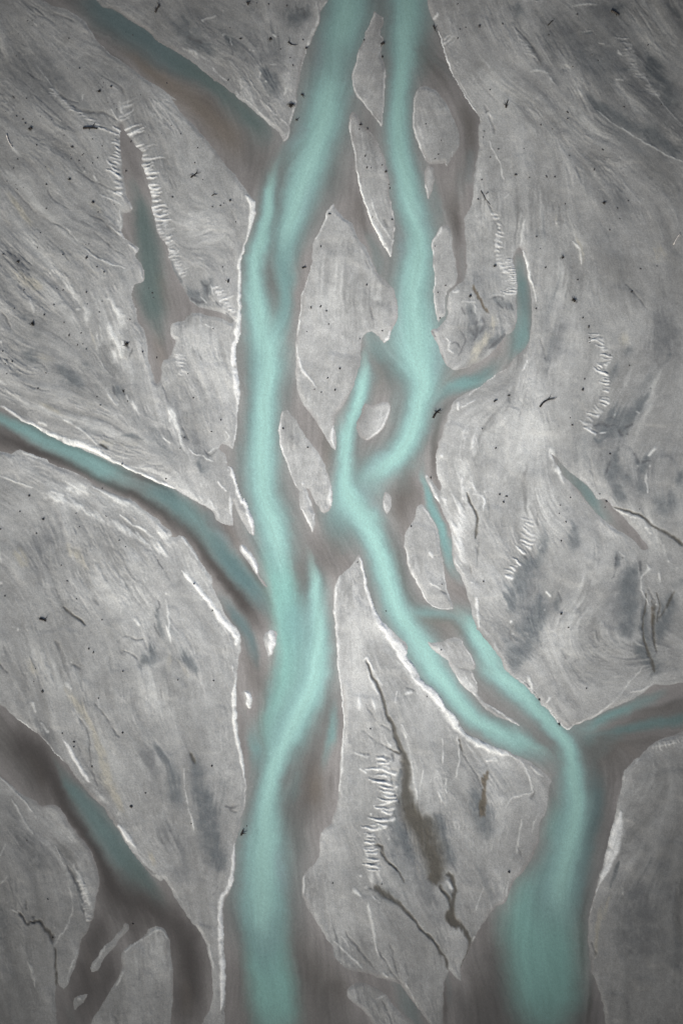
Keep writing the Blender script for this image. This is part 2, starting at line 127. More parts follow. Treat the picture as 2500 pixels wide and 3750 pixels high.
# markings of the silt surface: P/p pale rims and patches, C cream silt, W/w wet film, D dark gully, B brown mud
MARK = {
'H': """d0 1250,60,36 1350,200,44 1500,400,50 / d0 500,540,16 640,700,20 900,1000,14 / d0 950,740,36 1150,950,50 1280,1080,26 / a4 400,1400,70 a5 520,60,80 720,260,60 / a5 230,60,20 490,240,30 570,420,24 640,640,18 / b2 250,140,80 400,230,100 520,90,70 / a5 1150,1250,60 1350,1080,50 / c1 1340,60,26 1330,160,20 / c4 900,420,60 / c3 560,1350,60 650,1500,60 / c3 250,1250,70 c4 260,200,70 / d2 180,500,90 300,700,70 / d3 700,700,40 620,1000,40 520,1250,40 d4 400,200,40 / a3 980,650,60 1100,900,60 / f 430,770,50 490,830,50 500,900,40 / f 470,780,60 440,840,50 / f 230,690,14 262,760,24 292,840,16 / f 120,1120,20 250,1150,20 400,1205,22 / f 10,1085,14 100,1085,16 / f 190,1330,60 360,1400,60 / f 440,1290,36 505,1390,36 540,1490,26 / f 1075,970,30 1150,1000,50
 / f 1060,1040,22 1075,1200,18 / f 1250,930,60 1180,1100,60 / f 1240,1440,40 1330,1480,40 / f 870,1420,50 / f 950,1530,30 1020,1630,26 / f 1110,1740,34 1180,1760,20 / f 0,905,9 150,955,10 300,1005,10 / f 0,975,9 120,1010,12 250,1060,12 / f 1120,150,30 1180,260,50 / f 1090,430,24 1120,540,24 / f 1330,560,24 / f 100,640,10 170,740,14
 / f 30,500,8 110,600,10 190,690,10 / f 0,380,8 90,470,8 180,580,10 / f 1270,620,14 1300,700,18 / f 1400,800,24 1370,900,24 / f 1490,880,14 1480,980,14 / f 1290,1130,30 1200,1230,24 / f 1460,1180,20 1530,1280,18 / f 1000,1050,12 1030,1230,10 / f 760,1540,26 800,1600,30 / f 740,640,30 780,720,40 / f 840,620,14 870,700,12 / f 720,900,16 690,980,14
 / f 200,1650,20 280,1800,26 / f 330,1560,30 380,1640,24 / f 60,1480,16 150,1600,16 / f 1350,1780,30 1500,1800,30 / f 1520,1830,20 / f 330,2150,24 380,2250,30 / f 620,100,20 / f 1450,60,20 1530,130,16 / f 1290,230,14 1400,330,14 / f 300,1060,10 460,1130,12 / f 470,480,20 520,560,20 / f 930,1720,14 960,1850,14 / f 1060,1640,12 1100,1700,14""",
'R': """c4 505,890,13 / c4 480,905,9 / c4 290,1005,7 340,1040,6 / c4 530,1050,10 545,1075,7 / c4 500,1040,8 / c4 540,1180,7 480,1160,8 430,1150,5 / c4 560,1225,7 490,1225,8 / c4 570,1300,8 500,1310,9 440,1320,6 / c4 560,1370,8 480,1380,9 / c4 545,1450,8 470,1460,10 400,1440,6 / c4 510,1520,9 440,1530,9 / c4 400,1330,7 / c4 380,1400,8 / c0 930,165,10 960,130,8 / c0 975,290,5 1015,400,9 1045,520,11 1072,600,9 1110,690,7 1165,790,6 1240,900,8 1310,1000,6 / d5 1020,-60,20 1005,40,44 985,130,52 955,230,50 925,330,40 888,440,24 848,520,10 800,640,6 / c3 285,600,10 318,720,12 348,850,11 378,960,12 415,1060,20 475,1160,28 545,1270,32 622,1380,36 695,1490,38 c4 690,40,36 752,130,40 822,225,38 890,300,26 962,385,28 1032,480,34 1098,570,34 1160,650,30 1250,730,26 1350,785,28 1480,835,30 1560,865,28 d4 60,885,14
 / b1 735,275,16 785,330,20 780,420,22 765,520,17 750,610,9 725,690,6 700,770,8 670,890,12 670,1000,11 672,1150,12 676,1300,13 660,1400,17 645,1500,21 b2 655,60,21 621,200,21 620,320,24 630,440,24 648,560,15 655,680,6 / b2 575,1220,9 608,1290,13 640,1370,13 675,1460,18 700,1540,18 b3 715,60,20 738,150,20 765,260,20 790,370,9
 / b4 620,260,13 622,350,22 632,480,17 637,620,13 655,760,14 685,920,14 708,1060,10 / b5 635,220,8 612,340,10 595,480,13 568,610,19 520,690,22 497,790,19 502,950,20 512,1150,21 518,1350,22 520,1550,18 500,1680,12 / b3 160,700,12 260,800,14 340,890,16 430,1010,20 500,1110,22 570,1190,24 640,1270,28 640,1350,18
 / b3 690,480,16 740,545,20 800,630,17 832,710,12 / b3 940,1260,26 970,1300,28 950,1380,22 930,1440,9 / b4 720,320,14 745,340,24 750,430,18 755,465,9 / a2 30,690,9 120,750,10 220,830,11 330,890,14 500,960,20 680,1025,26 850,1080,20 1000,1170,12 1150,1240,12 1350,1330,10 1550,1420,10 / d1 155,770,8 190,880,12 215,980,9 245,1080,6
 / a5 1060,60,24 1140,160,24 1200,240,14 / a4 560,740,10 640,860,14 720,1000,16 790,1110,16 / c1 262,80,11 280,220,13 320,370,14 380,500,18 450,620,18 520,750,15""",
'M': """d3 1230,950,36 1220,1200,42 1260,1400,46 d4 1290,80,36 1330,180,24 / d3 1420,1050,60 1370,1250,60 / c2 1100,200,60 / c1 1290,1380,70 c2 1290,30,50 / b4 270,950,40 330,1250,70 390,1500,80 b5 450,300,70 / d0 90,230,18 200,360,20 330,560,22 420,640,18 / d0 1150,430,36 1250,600,44 1350,760,46 1500,1000,46 1568,1100,40 / d0 1400,20,44 1500,130,44 1568,260,50 / d0 300,330,40 500,600,40 / a0 900,860,30 1100,700,20 / f 430,30,30 500,50,50 / b0 100,150,120 250,300,70 380,390,40 / c1 1270,1290,40 1310,1420,46 c2 1300,60,22 / c2 1560,70,30 1480,130,34 / c5 650,100,30 720,300,26 / c5 1000,200,24 1060,330,20 1120,450,20 / c4 760,1250,20 840,1400,24 / c4 600,1200,30 640,1400,40 c5 650,60,40 / c4 1300,1250,40 1360,1430,50 / f 560,80,50 630,160,34 / f 650,30,40 690,60,30 / f 1250,50,50 1330,110,55 1450,190,70 1540,320,50 / f 1360,20,40 1480,90,30 / f 70,790,18 130,845,20 200,880,16 / f 300,960,10 420,1005,22 485,1055,18 / f 1285,740,26 1265,810,22 1250,850,14 / f 1420,960,46 1380,1020,34 1440,1080,40 1500,1130,34 / f 1530,1050,30
 / f 1235,1320,26 1195,1420,30 1170,1510,24 / f 1430,1330,30 1410,1450,30 / f 1500,1430,18 1500,1530,18 / f 445,1740,18 485,1880,28 505,1980,24 / f 400,1920,30 420,2000,24 / f 250,560,40 200,470,30 / f 20,560,20 100,680,12 / f 60,130,60 150,250,40 / f 1130,640,40 1080,680,40 / f 1050,740,30 1120,790,30 / f 1440,500,40 1390,450,30
 / f 1530,700,40 1520,850,40 / f 40,1900,30 100,2000,30 / f 350,1470,14 430,1530,14 / f 150,1200,20 60,1300,30 / f 480,600,16 450,560,16 / f 1090,1850,20 1110,1780,12 / f 880,1900,20 960,2000,20 1000,2100,24 / f 1020,1780,14 / f 1480,2000,60 1460,2200,60 / f 700,2230,30 780,2250,30 / f 760,2180,20 840,2280,14 / f 1180,1100,10 / f 100,1680,12 160,1800,12 / f 330,1690,14 360,1800,14
 / f 1310,1080,12 1240,1060,14 / f 1340,1200,14 / f 1280,640,10 / f 560,380,16 480,300,14""",
'Q': """d3 1240,900,7 1225,1020,9 1210,1150,8 1215,1300,8 1260,1420,12 1300,1540,16 d4 1290,60,20 1320,150,16 / d3 1330,880,6 1350,980,7 1340,1150,7 / d3 1480,890,12 1430,1010,12 1360,1110,8 / c4 340,50,7 390,170,10 450,290,12 495,420,13 525,530,16 575,590,18 600,690,20 640,810,24 675,900,32 692,1050,50 692,1180,54 700,1290,78 745,1390,100 790,1480,112 c5 835,60,122 865,150,126 915,280,122 950,400,100 950,500,80 960,570,46 / c5 1020,470,14 1080,490,22 1112,560,17 1115,680,16 1090,780,34 1085,860,44 1150,930,40 1215,1000,24 1255,1090,14 1250,1170,14 1212,1260,22 1190,1350,20
 / c5 980,560,20 1030,640,18 1075,700,10 1080,770,14 / c5 380,605,14 430,600,24 500,645,30 580,695,24 690,800,15 760,885,12 830,990,12 920,1060,12 985,1145,14 1050,1260,12 1070,1340,14 / c5 410,228,14 470,240,16 480,300,18 540,390,11 610,460,8 680,560,6 / c4 640,860,12 590,850,10 555,830,6 
 / a5 495,1130,8 495,1300,9 510,1450,12 525,1560,14 / c5 0,1320,30 200,1385,24 400,1430,20 520,1480,16 / d3 1290,960,9 1310,1100,12 1300,1300,12 1330,1420,6 / d3 940,130,6 1180,212,9 1330,310,10 1480,400,14 1600,490,16 / a2 890,1030,8 950,1065,10 / b4 235,830,12 260,900,18 280,980,16 / a3 565,1020,5 640,1085,10 700,1130,10 755,1190,6 / c3 1225,0,8 1260,120,9 1310,200,10 1312,350,13 1300,410,8 / c4 1160,740,8 1185,840,6
 / a5 160,830,10 260,900,10 340,900,12 400,960,18 450,1010,22 470,1060,22""",
'W': """d3 1260,1480,30 d4 1290,60,44 1330,170,30 / d3 1480,820,20 1560,790,14 / c4 880,1420,30 c5 960,60,50 1030,220,50 1100,400,36 / c4 560,1380,20 600,1500,40 c5 640,120,44 710,270,44 770,390,26 / c5 430,600,40 520,660,48 620,740,36 / d3 330,950,50 260,1150,75 170,1300,80 110,1450,70 d4 90,90,45 60,150,26 / d3 60,900,60 30,1050,50 / c4 1285,1140,20 1310,1260,40 1360,1400,52 1395,1540,52 c5 1385,60,44 1390,120,28 / c4 640,1000,14 620,1180,16 640,1330,20 / c4 860,1400,24 920,1520,26 c5 960,80,26 / c5 560,100,20 620,260,24 / b0 150,200,90 250,330,60 350,400,50 470,500,26 / b0 590,430,28 600,300,25 / b0 900,620,45 980,830,60 / b0 1150,150,60 1250,120,40 / d0 50,50,40 150,130,45 / d0 700,850,12 850,960,40 1050,1080,50 1250,1180,50 1400,1280,55 1568,1340,60
 / d0 1250,520,50 1320,650,65 1420,820,50 1500,950,60 / d0 1420,30,30 1480,100,16 1560,160,10 / d0 1050,60,30 870,70,20 / d0 1020,612,10 1160,615,12 / d0 660,305,8 750,300,8
 / a2 290,170,24 270,260,34 330,285,18 / a2 550,330,38 580,420,50 680,470,45 740,530,28 / a2 770,330,30 / b2 290,1180,16 350,1240,30 / a2 860,520,18 / a2 1020,560,22 1060,580,36 / a2 1080,950,12 1160,945,18 1280,990,9 / a2 900,1035,12 960,1065,12
 / a1 205,1330,30 / a1 320,1500,32 / b1 200,1110,30 290,1200,40 380,1110,40 400,1030,24 340,1040,16 / b1 30,800,14 110,980,14 170,1080,16
 / d3 320,250,25 320,400,30 300,560,28 200,680,65 120,800,70 70,950,60 / d3 620,270,25 590,400,45 580,520,28 / d3 990,560,25 972,680,16 / d3 1150,630,50 1110,720,70 1085,850,70 1075,1000,50 1080,1150,60 1040,1300,40 / d3 1230,1000,22 1210,1200,26 1230,1380,30 1280,1500,36
 / d3 1490,900,40 1420,1050,45 1380,1200,50 1340,1330,32 / d2 1460,1490,100 d3 1450,80,100 1350,170,70 / d2 1560,1250,30 1500,1400,40
 / d2 960,300,45 950,400,36 930,480,20 / d2 1080,200,32 / d2 1000,720,50 910,830,60 860,900,50 960,900,60 1080,830,40 1180,680,36 1250,580,20 / d2 780,975,16 815,1010,14 900,960,14 / d2 990,1090,22 / d2 1180,1140,28 1170,1190,20 1240,1180,26 / d2 960,1220,55 940,1320,40 / d2 1050,1310,36 / d2 1200,1280,24 1230,1180,20 / d2 970,1420,40 1020,1500,40 / d2 1180,1400,50 / d2 1420,280,20 1445,240,8
 / d3 430,900,30 460,1000,28 490,920,26 / c1 1200,1290,18 1270,1300,45 1310,1400,60 1300,1500,36 c2 1310,90,14 / c2 1540,60,30 1460,140,40 1420,185,18 / c1 1500,1200,28 1560,1240,22 / d1 0,1230,30 60,1280,20
 / c4 1270,1120,24 1300,1250,45 1350,1400,70 1390,1540,60 c5 1380,60,50 1390,110,34 / b4 260,880,20 275,960,28 290,1100,50 340,1250,70 385,1400,75 405,1540,80 b5 400,120,80 440,280,75 480,400,55 480,490,30 / a4 1350,760,14 1400,850,16 1500,950,32 1530,1100,50 1540,1300,50
 / b3 160,1380,24 200,1460,24 260,1540,26 b4 180,20,18 250,110,20 330,170,12 / a3 1310,1320,24 1330,1400,40 1300,1490,44 1230,1500,24 / a3 1400,1000,22 1390,1110,14 1400,1200,26 1430,1280,18 / c5 430,600,30 500,640,36 580,690,26 / c5 620,40,24 680,180,24 740,350,18
 / d5 1000,380,14 960,480,14 930,600,10""",
'w': """d3 1100,700,110 1080,900,110 1050,1150,90 / d3 150,860,110 60,1000,100 / d3 200,1150,110 110,1350,90 / d3 1440,150,140 1300,120,80 / d2 950,850,130 1100,700,80 / d2 1020,1300,130 1180,1250,100 / d3 1450,1000,90 1360,1250,70 / d3 600,400,70 / c5 1050,560,80 1100,850,70 / c5 600,300,120 700,600,100 / a0 1000,30,60 700,60,40 / a0 900,1000,30 700,920,20 / a1 900,860,14 1020,920,16 1120,960,18 1220,990,30 / a2 700,870,16 800,920,24 950,950,24 / a2 1150,830,9 1280,900,12 1400,980,12 1500,1050,12 / b2 0,1040,40 100,1100,34 220,1160,34 / a2 1300,1010,40 1400,1090,40 1540,1130,40 / a2 640,580,10
 / d2 420,50,50 400,160,50 385,270,28 / d1 400,1150,25 350,1300,45 340,1450,55 / d1 240,450,14 300,560,18 350,630,36 / d2 600,1080,50 750,1180,60 / d2 250,1280,32 / d2 170,1300,12 / d3 330,1000,70 260,1150,80 150,1300,60 100,1450,45 / d2 1150,560,60 1250,500,50
 / d1 470,1010,14 430,1130,20 390,1230,18 / b0 1000,450,80 / a3 880,310,36 / a3 230,370,40 100,470,30 / a3 240,1250,14 400,1320,14 520,1390,16 / b4 40,950,40 100,1150,50 170,1350,40 / b5 150,300,45 150,420,50 100,500,32 / b4 480,120,16 560,190,20 / a5 30,900,80
 / d0 1000,420,120 800,560,120 650,450,90 / d1 780,760,50 1000,600,50 / d1 1000,950,8 1110,1130,22 1300,1310,12 / c1 1250,200,40 / d0 860,1090,50 1300,1380,60 / c4 600,450,12 640,330,16 720,270,20 780,250,20 / c5 700,750,60 / c1 1400,700,80 / c1 560,960,50 / d1 260,700,40
 / a3 1420,120,60 1200,90,40 1050,50,40 900,90,30 / c4 1410,1100,22 / b3 60,1180,30 90,1290,20 / c5 1350,500,50 1500,720,60 / d4 250,1330,60 330,1200,30 / d5 1500,1200,120 / a5 560,1000,16 700,600,30 760,900,20 / b0 760,480,30 / d4 1200,980,50 1330,950,20""",
'Z': """c1 1170,1270,8 1200,1330,7 1190,1270,6 / c1 1260,1290,20 1300,1380,30 1320,1470,26 1300,1560,14 / c1 1350,1330,14 1385,1420,18 1350,1500,14 / c2 1270,10,22 1310,80,16 / c1 1450,1200,6 1500,1180,6 1560,1200,7 / c1 1500,1220,6 1540,1270,7 / d1 10,1250,6 20,1290,5 / d1 45,1230,6 65,1280,6 / c2 1430,180,14 1480,140,20 1560,60,16 / c2 1180,40,7 1215,110,8 1180,190,7 1150,245,8 / c2 1080,150,6 1130,130,8 1160,180,6 / c2 1000,250,9 1015,290,8 / c2 930,40,10 945,85,7
 / b1 330,1040,8 380,1090,10 410,1050,8 / b1 390,1110,12 405,1200,8 / b1 250,1180,12 310,1230,14 370,1220,8 / b1 470,1220,6 510,1260,6 540,1230,5 / b1 560,1320,7 610,1360,8 / a2 1000,520,8 1020,590,10 / a2 1090,540,7 1105,590,6 / a2 1100,110,7 1130,180,7 / a2 1165,170,5 1160,250,5
 / d2 780,870,14 850,850,16 900,880,14 960,860,14 / d2 920,790,10 945,800,9 / d2 1000,900,14 1030,940,12 / d2 1060,870,12 1120,850,9 / d2 1080,930,10 / d2 1150,1110,14 1180,1180,12 / d2 1220,1190,14 1260,1180,8 / d2 1000,1080,10 / d2 920,1180,10 900,1270,10 / d2 1060,1290,12 / d2 1280,540,8 / d3 980,560,9 960,690,8 / d3 1030,590,8 / d3 1180,620,12 1200,700,9 / d3 470,880,9 490,1000,8 / d3 150,560,14 190,600,10
 / b0 1160,30,7 1190,90,8 1250,60,6 / b0 1240,90,8 1230,130,7 / b0 580,330,7 600,420,9 605,500,7 / b0 720,540,5 740,510,5 / b0 240,340,20 340,380,16 / c0 880,1450,8 920,1470,9 970,1480,8 / c0 985,1460,20 1000,1500,14 / c0 1400,1000,8 1420,985,6 / a5 300,850,8 300,890,10 / c4 705,290,6 760,310,5 / d3 970,560,5 950,740,6 930,760,6
 / d4 150,230,5 270,350,6 / d4 360,470,6 400,520,6 / d4 240,340,8 / a3 1400,600,6 1440,680,5 / a3 1380,930,6 1420,1000,6 1385,1060,5 / a3 1360,1160,6 1380,1230,8 1420,1290,8 / b4 560,1330,10 600,1350,12 660,1330,9""",
'D': """a0 1080,1100,9 1075,1180,10 / a0 480,790,5 560,850,9 640,890,9 700,905,7 / a0 220,625,3 300,670,5 400,740,4 / a0 640,930,6 780,990,14 860,1000,14 940,1000,10 1050,1060,8 / a0 890,660,4 1000,710,6 1075,760,9 1110,850,7 / a0 480,120,6 600,170,9 680,200,6 / a0 850,0,4 920,70,6 990,70,5 1080,130,5 1190,205,3
 / a1 130,240,7 250,350,9 380,470,10 550,560,7 680,680,10 800,780,12 900,850,8 / a1 660,40,7 780,120,7 900,180,7 1020,240,7 1100,290,5 / a1 430,230,6 500,330,7 620,400,5 / a1 780,450,5 880,470,6 960,560,7 1060,630,7 / a1 830,600,5 980,730,8 1100,800,5 / a1 0,1300,10 60,1370,8 100,1450,6
 / a1 200,950,4 250,1080,5 280,1160,5 / a1 550,760,4 640,880,4 / a2 420,390,10 400,330,6 340,300,6 / a2 200,490,5 340,540,7 450,570,5 / a2 1430,480,7 1470,580,7 1490,650,6 / a2 1160,180,6 1155,260,6 / b2 160,880,8 220,990,10 / b2 350,1080,10 420,1130,10 480,1060,8 540,1040,12
 / a3 570,1020,6 640,1085,14 700,1130,13 750,1180,12 740,1220,8 / a3 360,1125,9 410,1140,9 / a3 1040,1330,7 1110,1275,7 1220,1310,8 1270,1300,14 / a3 1090,1400,5 1180,1440,7 1230,1490,8 / a3 500,1330,14 540,1400,18 / a4 660,90,18 700,100,14
 / a4 0,70,8 70,150,6 / a4 700,560,8 760,640,9 790,750,6 800,900,7 830,1050,7 860,1150,6 / a4 840,430,7 970,600,9 1050,720,10 / b4 620,1330,12 600,1370,8 650,1385,10 / c1 1350,250,4 1430,370,5 1480,450,6 1560,560,6 / c1 1480,520,6 1530,600,8
 / c3 1230,20,9 1260,120,9 1310,200,10 1312,350,14 1300,400,11 / c3 1220,580,14 1250,720,20 / c3 1310,480,11 1330,560,10 / c3 1330,400,6 1325,650,6 / c3 945,572,6 1000,576,6 / c3 920,830,6 1050,900,7 / c4 1160,122,6 1250,132,6 / c3 1410,60,5 1430,250,5
 / c4 345,40,8 390,170,10 450,290,11 490,420,11 520,530,14 570,590,15 595,690,15 620,800,16 650,850,14 / c4 660,930,26 690,1060,38 690,1180,42 720,1280,40 690,1350,20 / c4 330,440,7 420,560,9 / c4 480,610,8 560,670,8 / c4 300,660,6 420,750,7 560,830,7 / c4 290,868,5 370,878,6 / c4 570,870,14 590,930,7
 / c4 560,1060,7 590,1200,8 630,1300,10 / c4 1160,750,9 1180,830,9 1250,970,5 1330,1100,6 1380,1200,6 / c5 440,225,16 480,235,10 / c5 470,300,18 540,390,11 610,460,8 / c5 380,600,16 / c5 700,820,10 760,890,10 830,990,10 920,1060,11 980,1140,14 / c5 1080,490,20 1112,560,14 1115,680,13 / c5 1020,620,16 1070,700,10
 / c5 1200,990,20 1250,1090,11 1250,1170,11 / c5 150,1000,9 250,1130,12 360,1260,11 430,1330,9 / c5 540,1080,7 580,1230,11 630,1400,10 / c5 460,1160,6 560,1340,8 640,1440,8 / c5 480,1600,7 520,1680,8 / d2 300,100,8 330,200,9 355,280,6 / d2 420,1150,6 500,1260,9 / d2 20,560,12 30,650,10 / d2 300,700,4 340,650,5 420,630,4
 / d3 280,150,6 290,300,6 / d3 1000,150,5 1180,210,9 1330,310,9 1480,400,14 1568,480,16 / d3 1250,850,7 1300,940,8 1310,1150,10 1290,1300,14 / d3 60,1180,8 40,1270,8 70,1330,6 / d1 1060,1060,6 1120,1130,8 1250,1280,6 / d0 90,240,8 200,350,8 330,580,12 / d0 250,510,12 310,580,12 / c0 1380,940,14 1430,1040,9 1480,1180,9
 / a5 490,1130,8 490,1300,8 505,1440,12 / a5 160,830,14 260,900,12 340,900,16 400,940,24 / a5 290,850,12 / a5 450,1010,26 470,1060,24 / a5 230,680,8 235,780,8 / a5 600,420,12 680,560,14 740,700,12 750,900,12 / a5 1190,300,8 1300,430,12 1380,480,10 / b5 480,600,6 440,660,8 / d5 760,1080,14 790,1180,12 / d5 100,200,8 140,330,8 / d4 220,1250,14 260,1200,6
 / d4 270,370,12 300,400,8 / d4 470,600,9 / c1 380,1280,8 410,1380,7 / c1 500,500,14 520,560,8 / c1 330,860,8 360,920,6""",
'B': """c1 1270,1060,12 1320,1170,16 1380,1270,14 1430,1320,10 / c5 820,60,60 850,150,60 900,280,55 950,400,50 940,500,50 950,570,36 / c4 700,1280,40 740,1380,55 790,1480,60 820,1568,60 / c5 1090,780,34 1080,870,46 1150,930,40 / c5 1210,1260,20 1190,1360,20 / c4 1410,1000,14 1390,1120,18 1360,1450,40
 / d3 1290,1000,14 1300,1200,16 / a2 1390,400,16 / c3 1250,700,16""",
'C': """a1 70,250,10 150,370,24 230,450,20 270,580,12 / a1 0,440,14 60,500,14 / a1 440,40,10 465,90,8 / a1 640,990,10 / a4 560,330,26 620,350,26 680,430,38 740,520,34 800,620,28 845,740,32 900,880,44 930,1020,52 975,1160,54 1030,1280,46 1085,1395,28 / a5 1300,300,34 1390,410,18
 / a2 330,650,20 460,710,24 560,770,24 / a2 920,1030,16 1080,1005,22 1250,1010,12 / a3 590,520,36 720,590,36 780,680,20 / a3 850,440,12 / a2 400,270,44 / a2 830,140,24 / c1 1490,1390,30 1400,1510,30 c2 1400,80,34 1320,180,50 1300,270,40 1330,310,30 / b4 130,60,14 200,140,14 230,190,8 / a5 270,950,8 340,1000,14 400,1080,14
 / d1 1330,770,50 1400,800,30 / d1 600,690,14 660,760,24 680,860,24 / d1 440,520,24 / d2 1100,120,22 980,130,20 / c2 560,1260,30 / a4 310,130,36 250,60,20 / d5 910,710,24 830,850,20 780,1210,24 / a3 200,600,60 / a1 130,1000,40 400,1100,50 / a4 1500,30,30 / a1 870,400,34 / b3 20,1500,40""",
'p': """a0 300,150,90 500,240,60 / a0 800,430,40 / b1 600,600,60 450,480,30 / b1 380,640,12 250,760,16 / b2 300,150,150 400,400,100 200,100,90 450,150,120 / b1 300,1480,150 500,1500,100 / b2 360,520,40 450,640,14 520,740,14 / c2 1200,900,120 / d2 250,500,140 / c2 1568,700,60 / d0 560,700,40 700,850,30
 / a2 500,640,14 700,700,10 / a2 820,830,16 950,860,16 / a2 100,500,30 250,560,16 / d3 850,450,60 800,700,60 760,900,50 / d4 700,200,60 600,350,40 / d2 1100,430,24 1040,500,30 990,620,30 / d2 940,550,20 / a3 1250,700,120 1100,550,80 / b4 100,760,36 / d3 150,1000,20 / d1 570,1400,60 600,1320,30 / d2 640,60,100
 / c5 1200,100,120 / c3 250,1100,60 / c4 300,1100,60 / c4 1050,350,40 / d4 1430,1330,70 / d4 1250,1180,40 / d5 1300,60,60 / c0 1150,400,30 1160,520,24 / c0 1250,650,60 1200,780,40 / c0 1400,950,20 1530,990,14 / c0 1430,1040,14 / a4 380,90,7 480,190,6 / a4 780,240,7 850,370,7 950,520,7 1060,640,6 / a4 1000,60,14 1080,10,14
 / d0 1000,700,12 1060,745,6 / d0 380,90,12 520,105,10 / d0 1020,260,8 1040,300,8 / d0 30,280,16 90,270,14 / d0 120,240,8 250,380,8 420,540,8 / d1 630,510,6 700,620,10 760,680,6 / d1 800,400,16 820,440,10 / d1 880,650,10 880,720,12 / d1 1010,410,12 1070,540,10 / d1 1130,1250,24 1230,1380,16 / d1 1030,1460,12 1090,1560,14
 / d2 1040,60,16 1140,140,12 / d2 1290,1120,20 1340,1080,14 / d2 1250,1400,16 / d2 1260,1250,10 / d2 1100,1230,24 1140,1320,22 / d2 1220,1220,10 / d2 120,560,20 / d2 400,1020,30 / c4 700,650,10 730,760,8 / c4 1450,930,40 / c4 1230,600,60 / b5 1420,60,30 1400,200,30 / a5 330,1450,20 430,1600,40 470,1750,40 / a5 540,1250,12 580,1380,10 / a5 1150,1250,36 1080,1450,20 / a5 1340,1060,50
 / a5 880,80,14 / a5 560,1150,14 / d4 1160,920,10""",
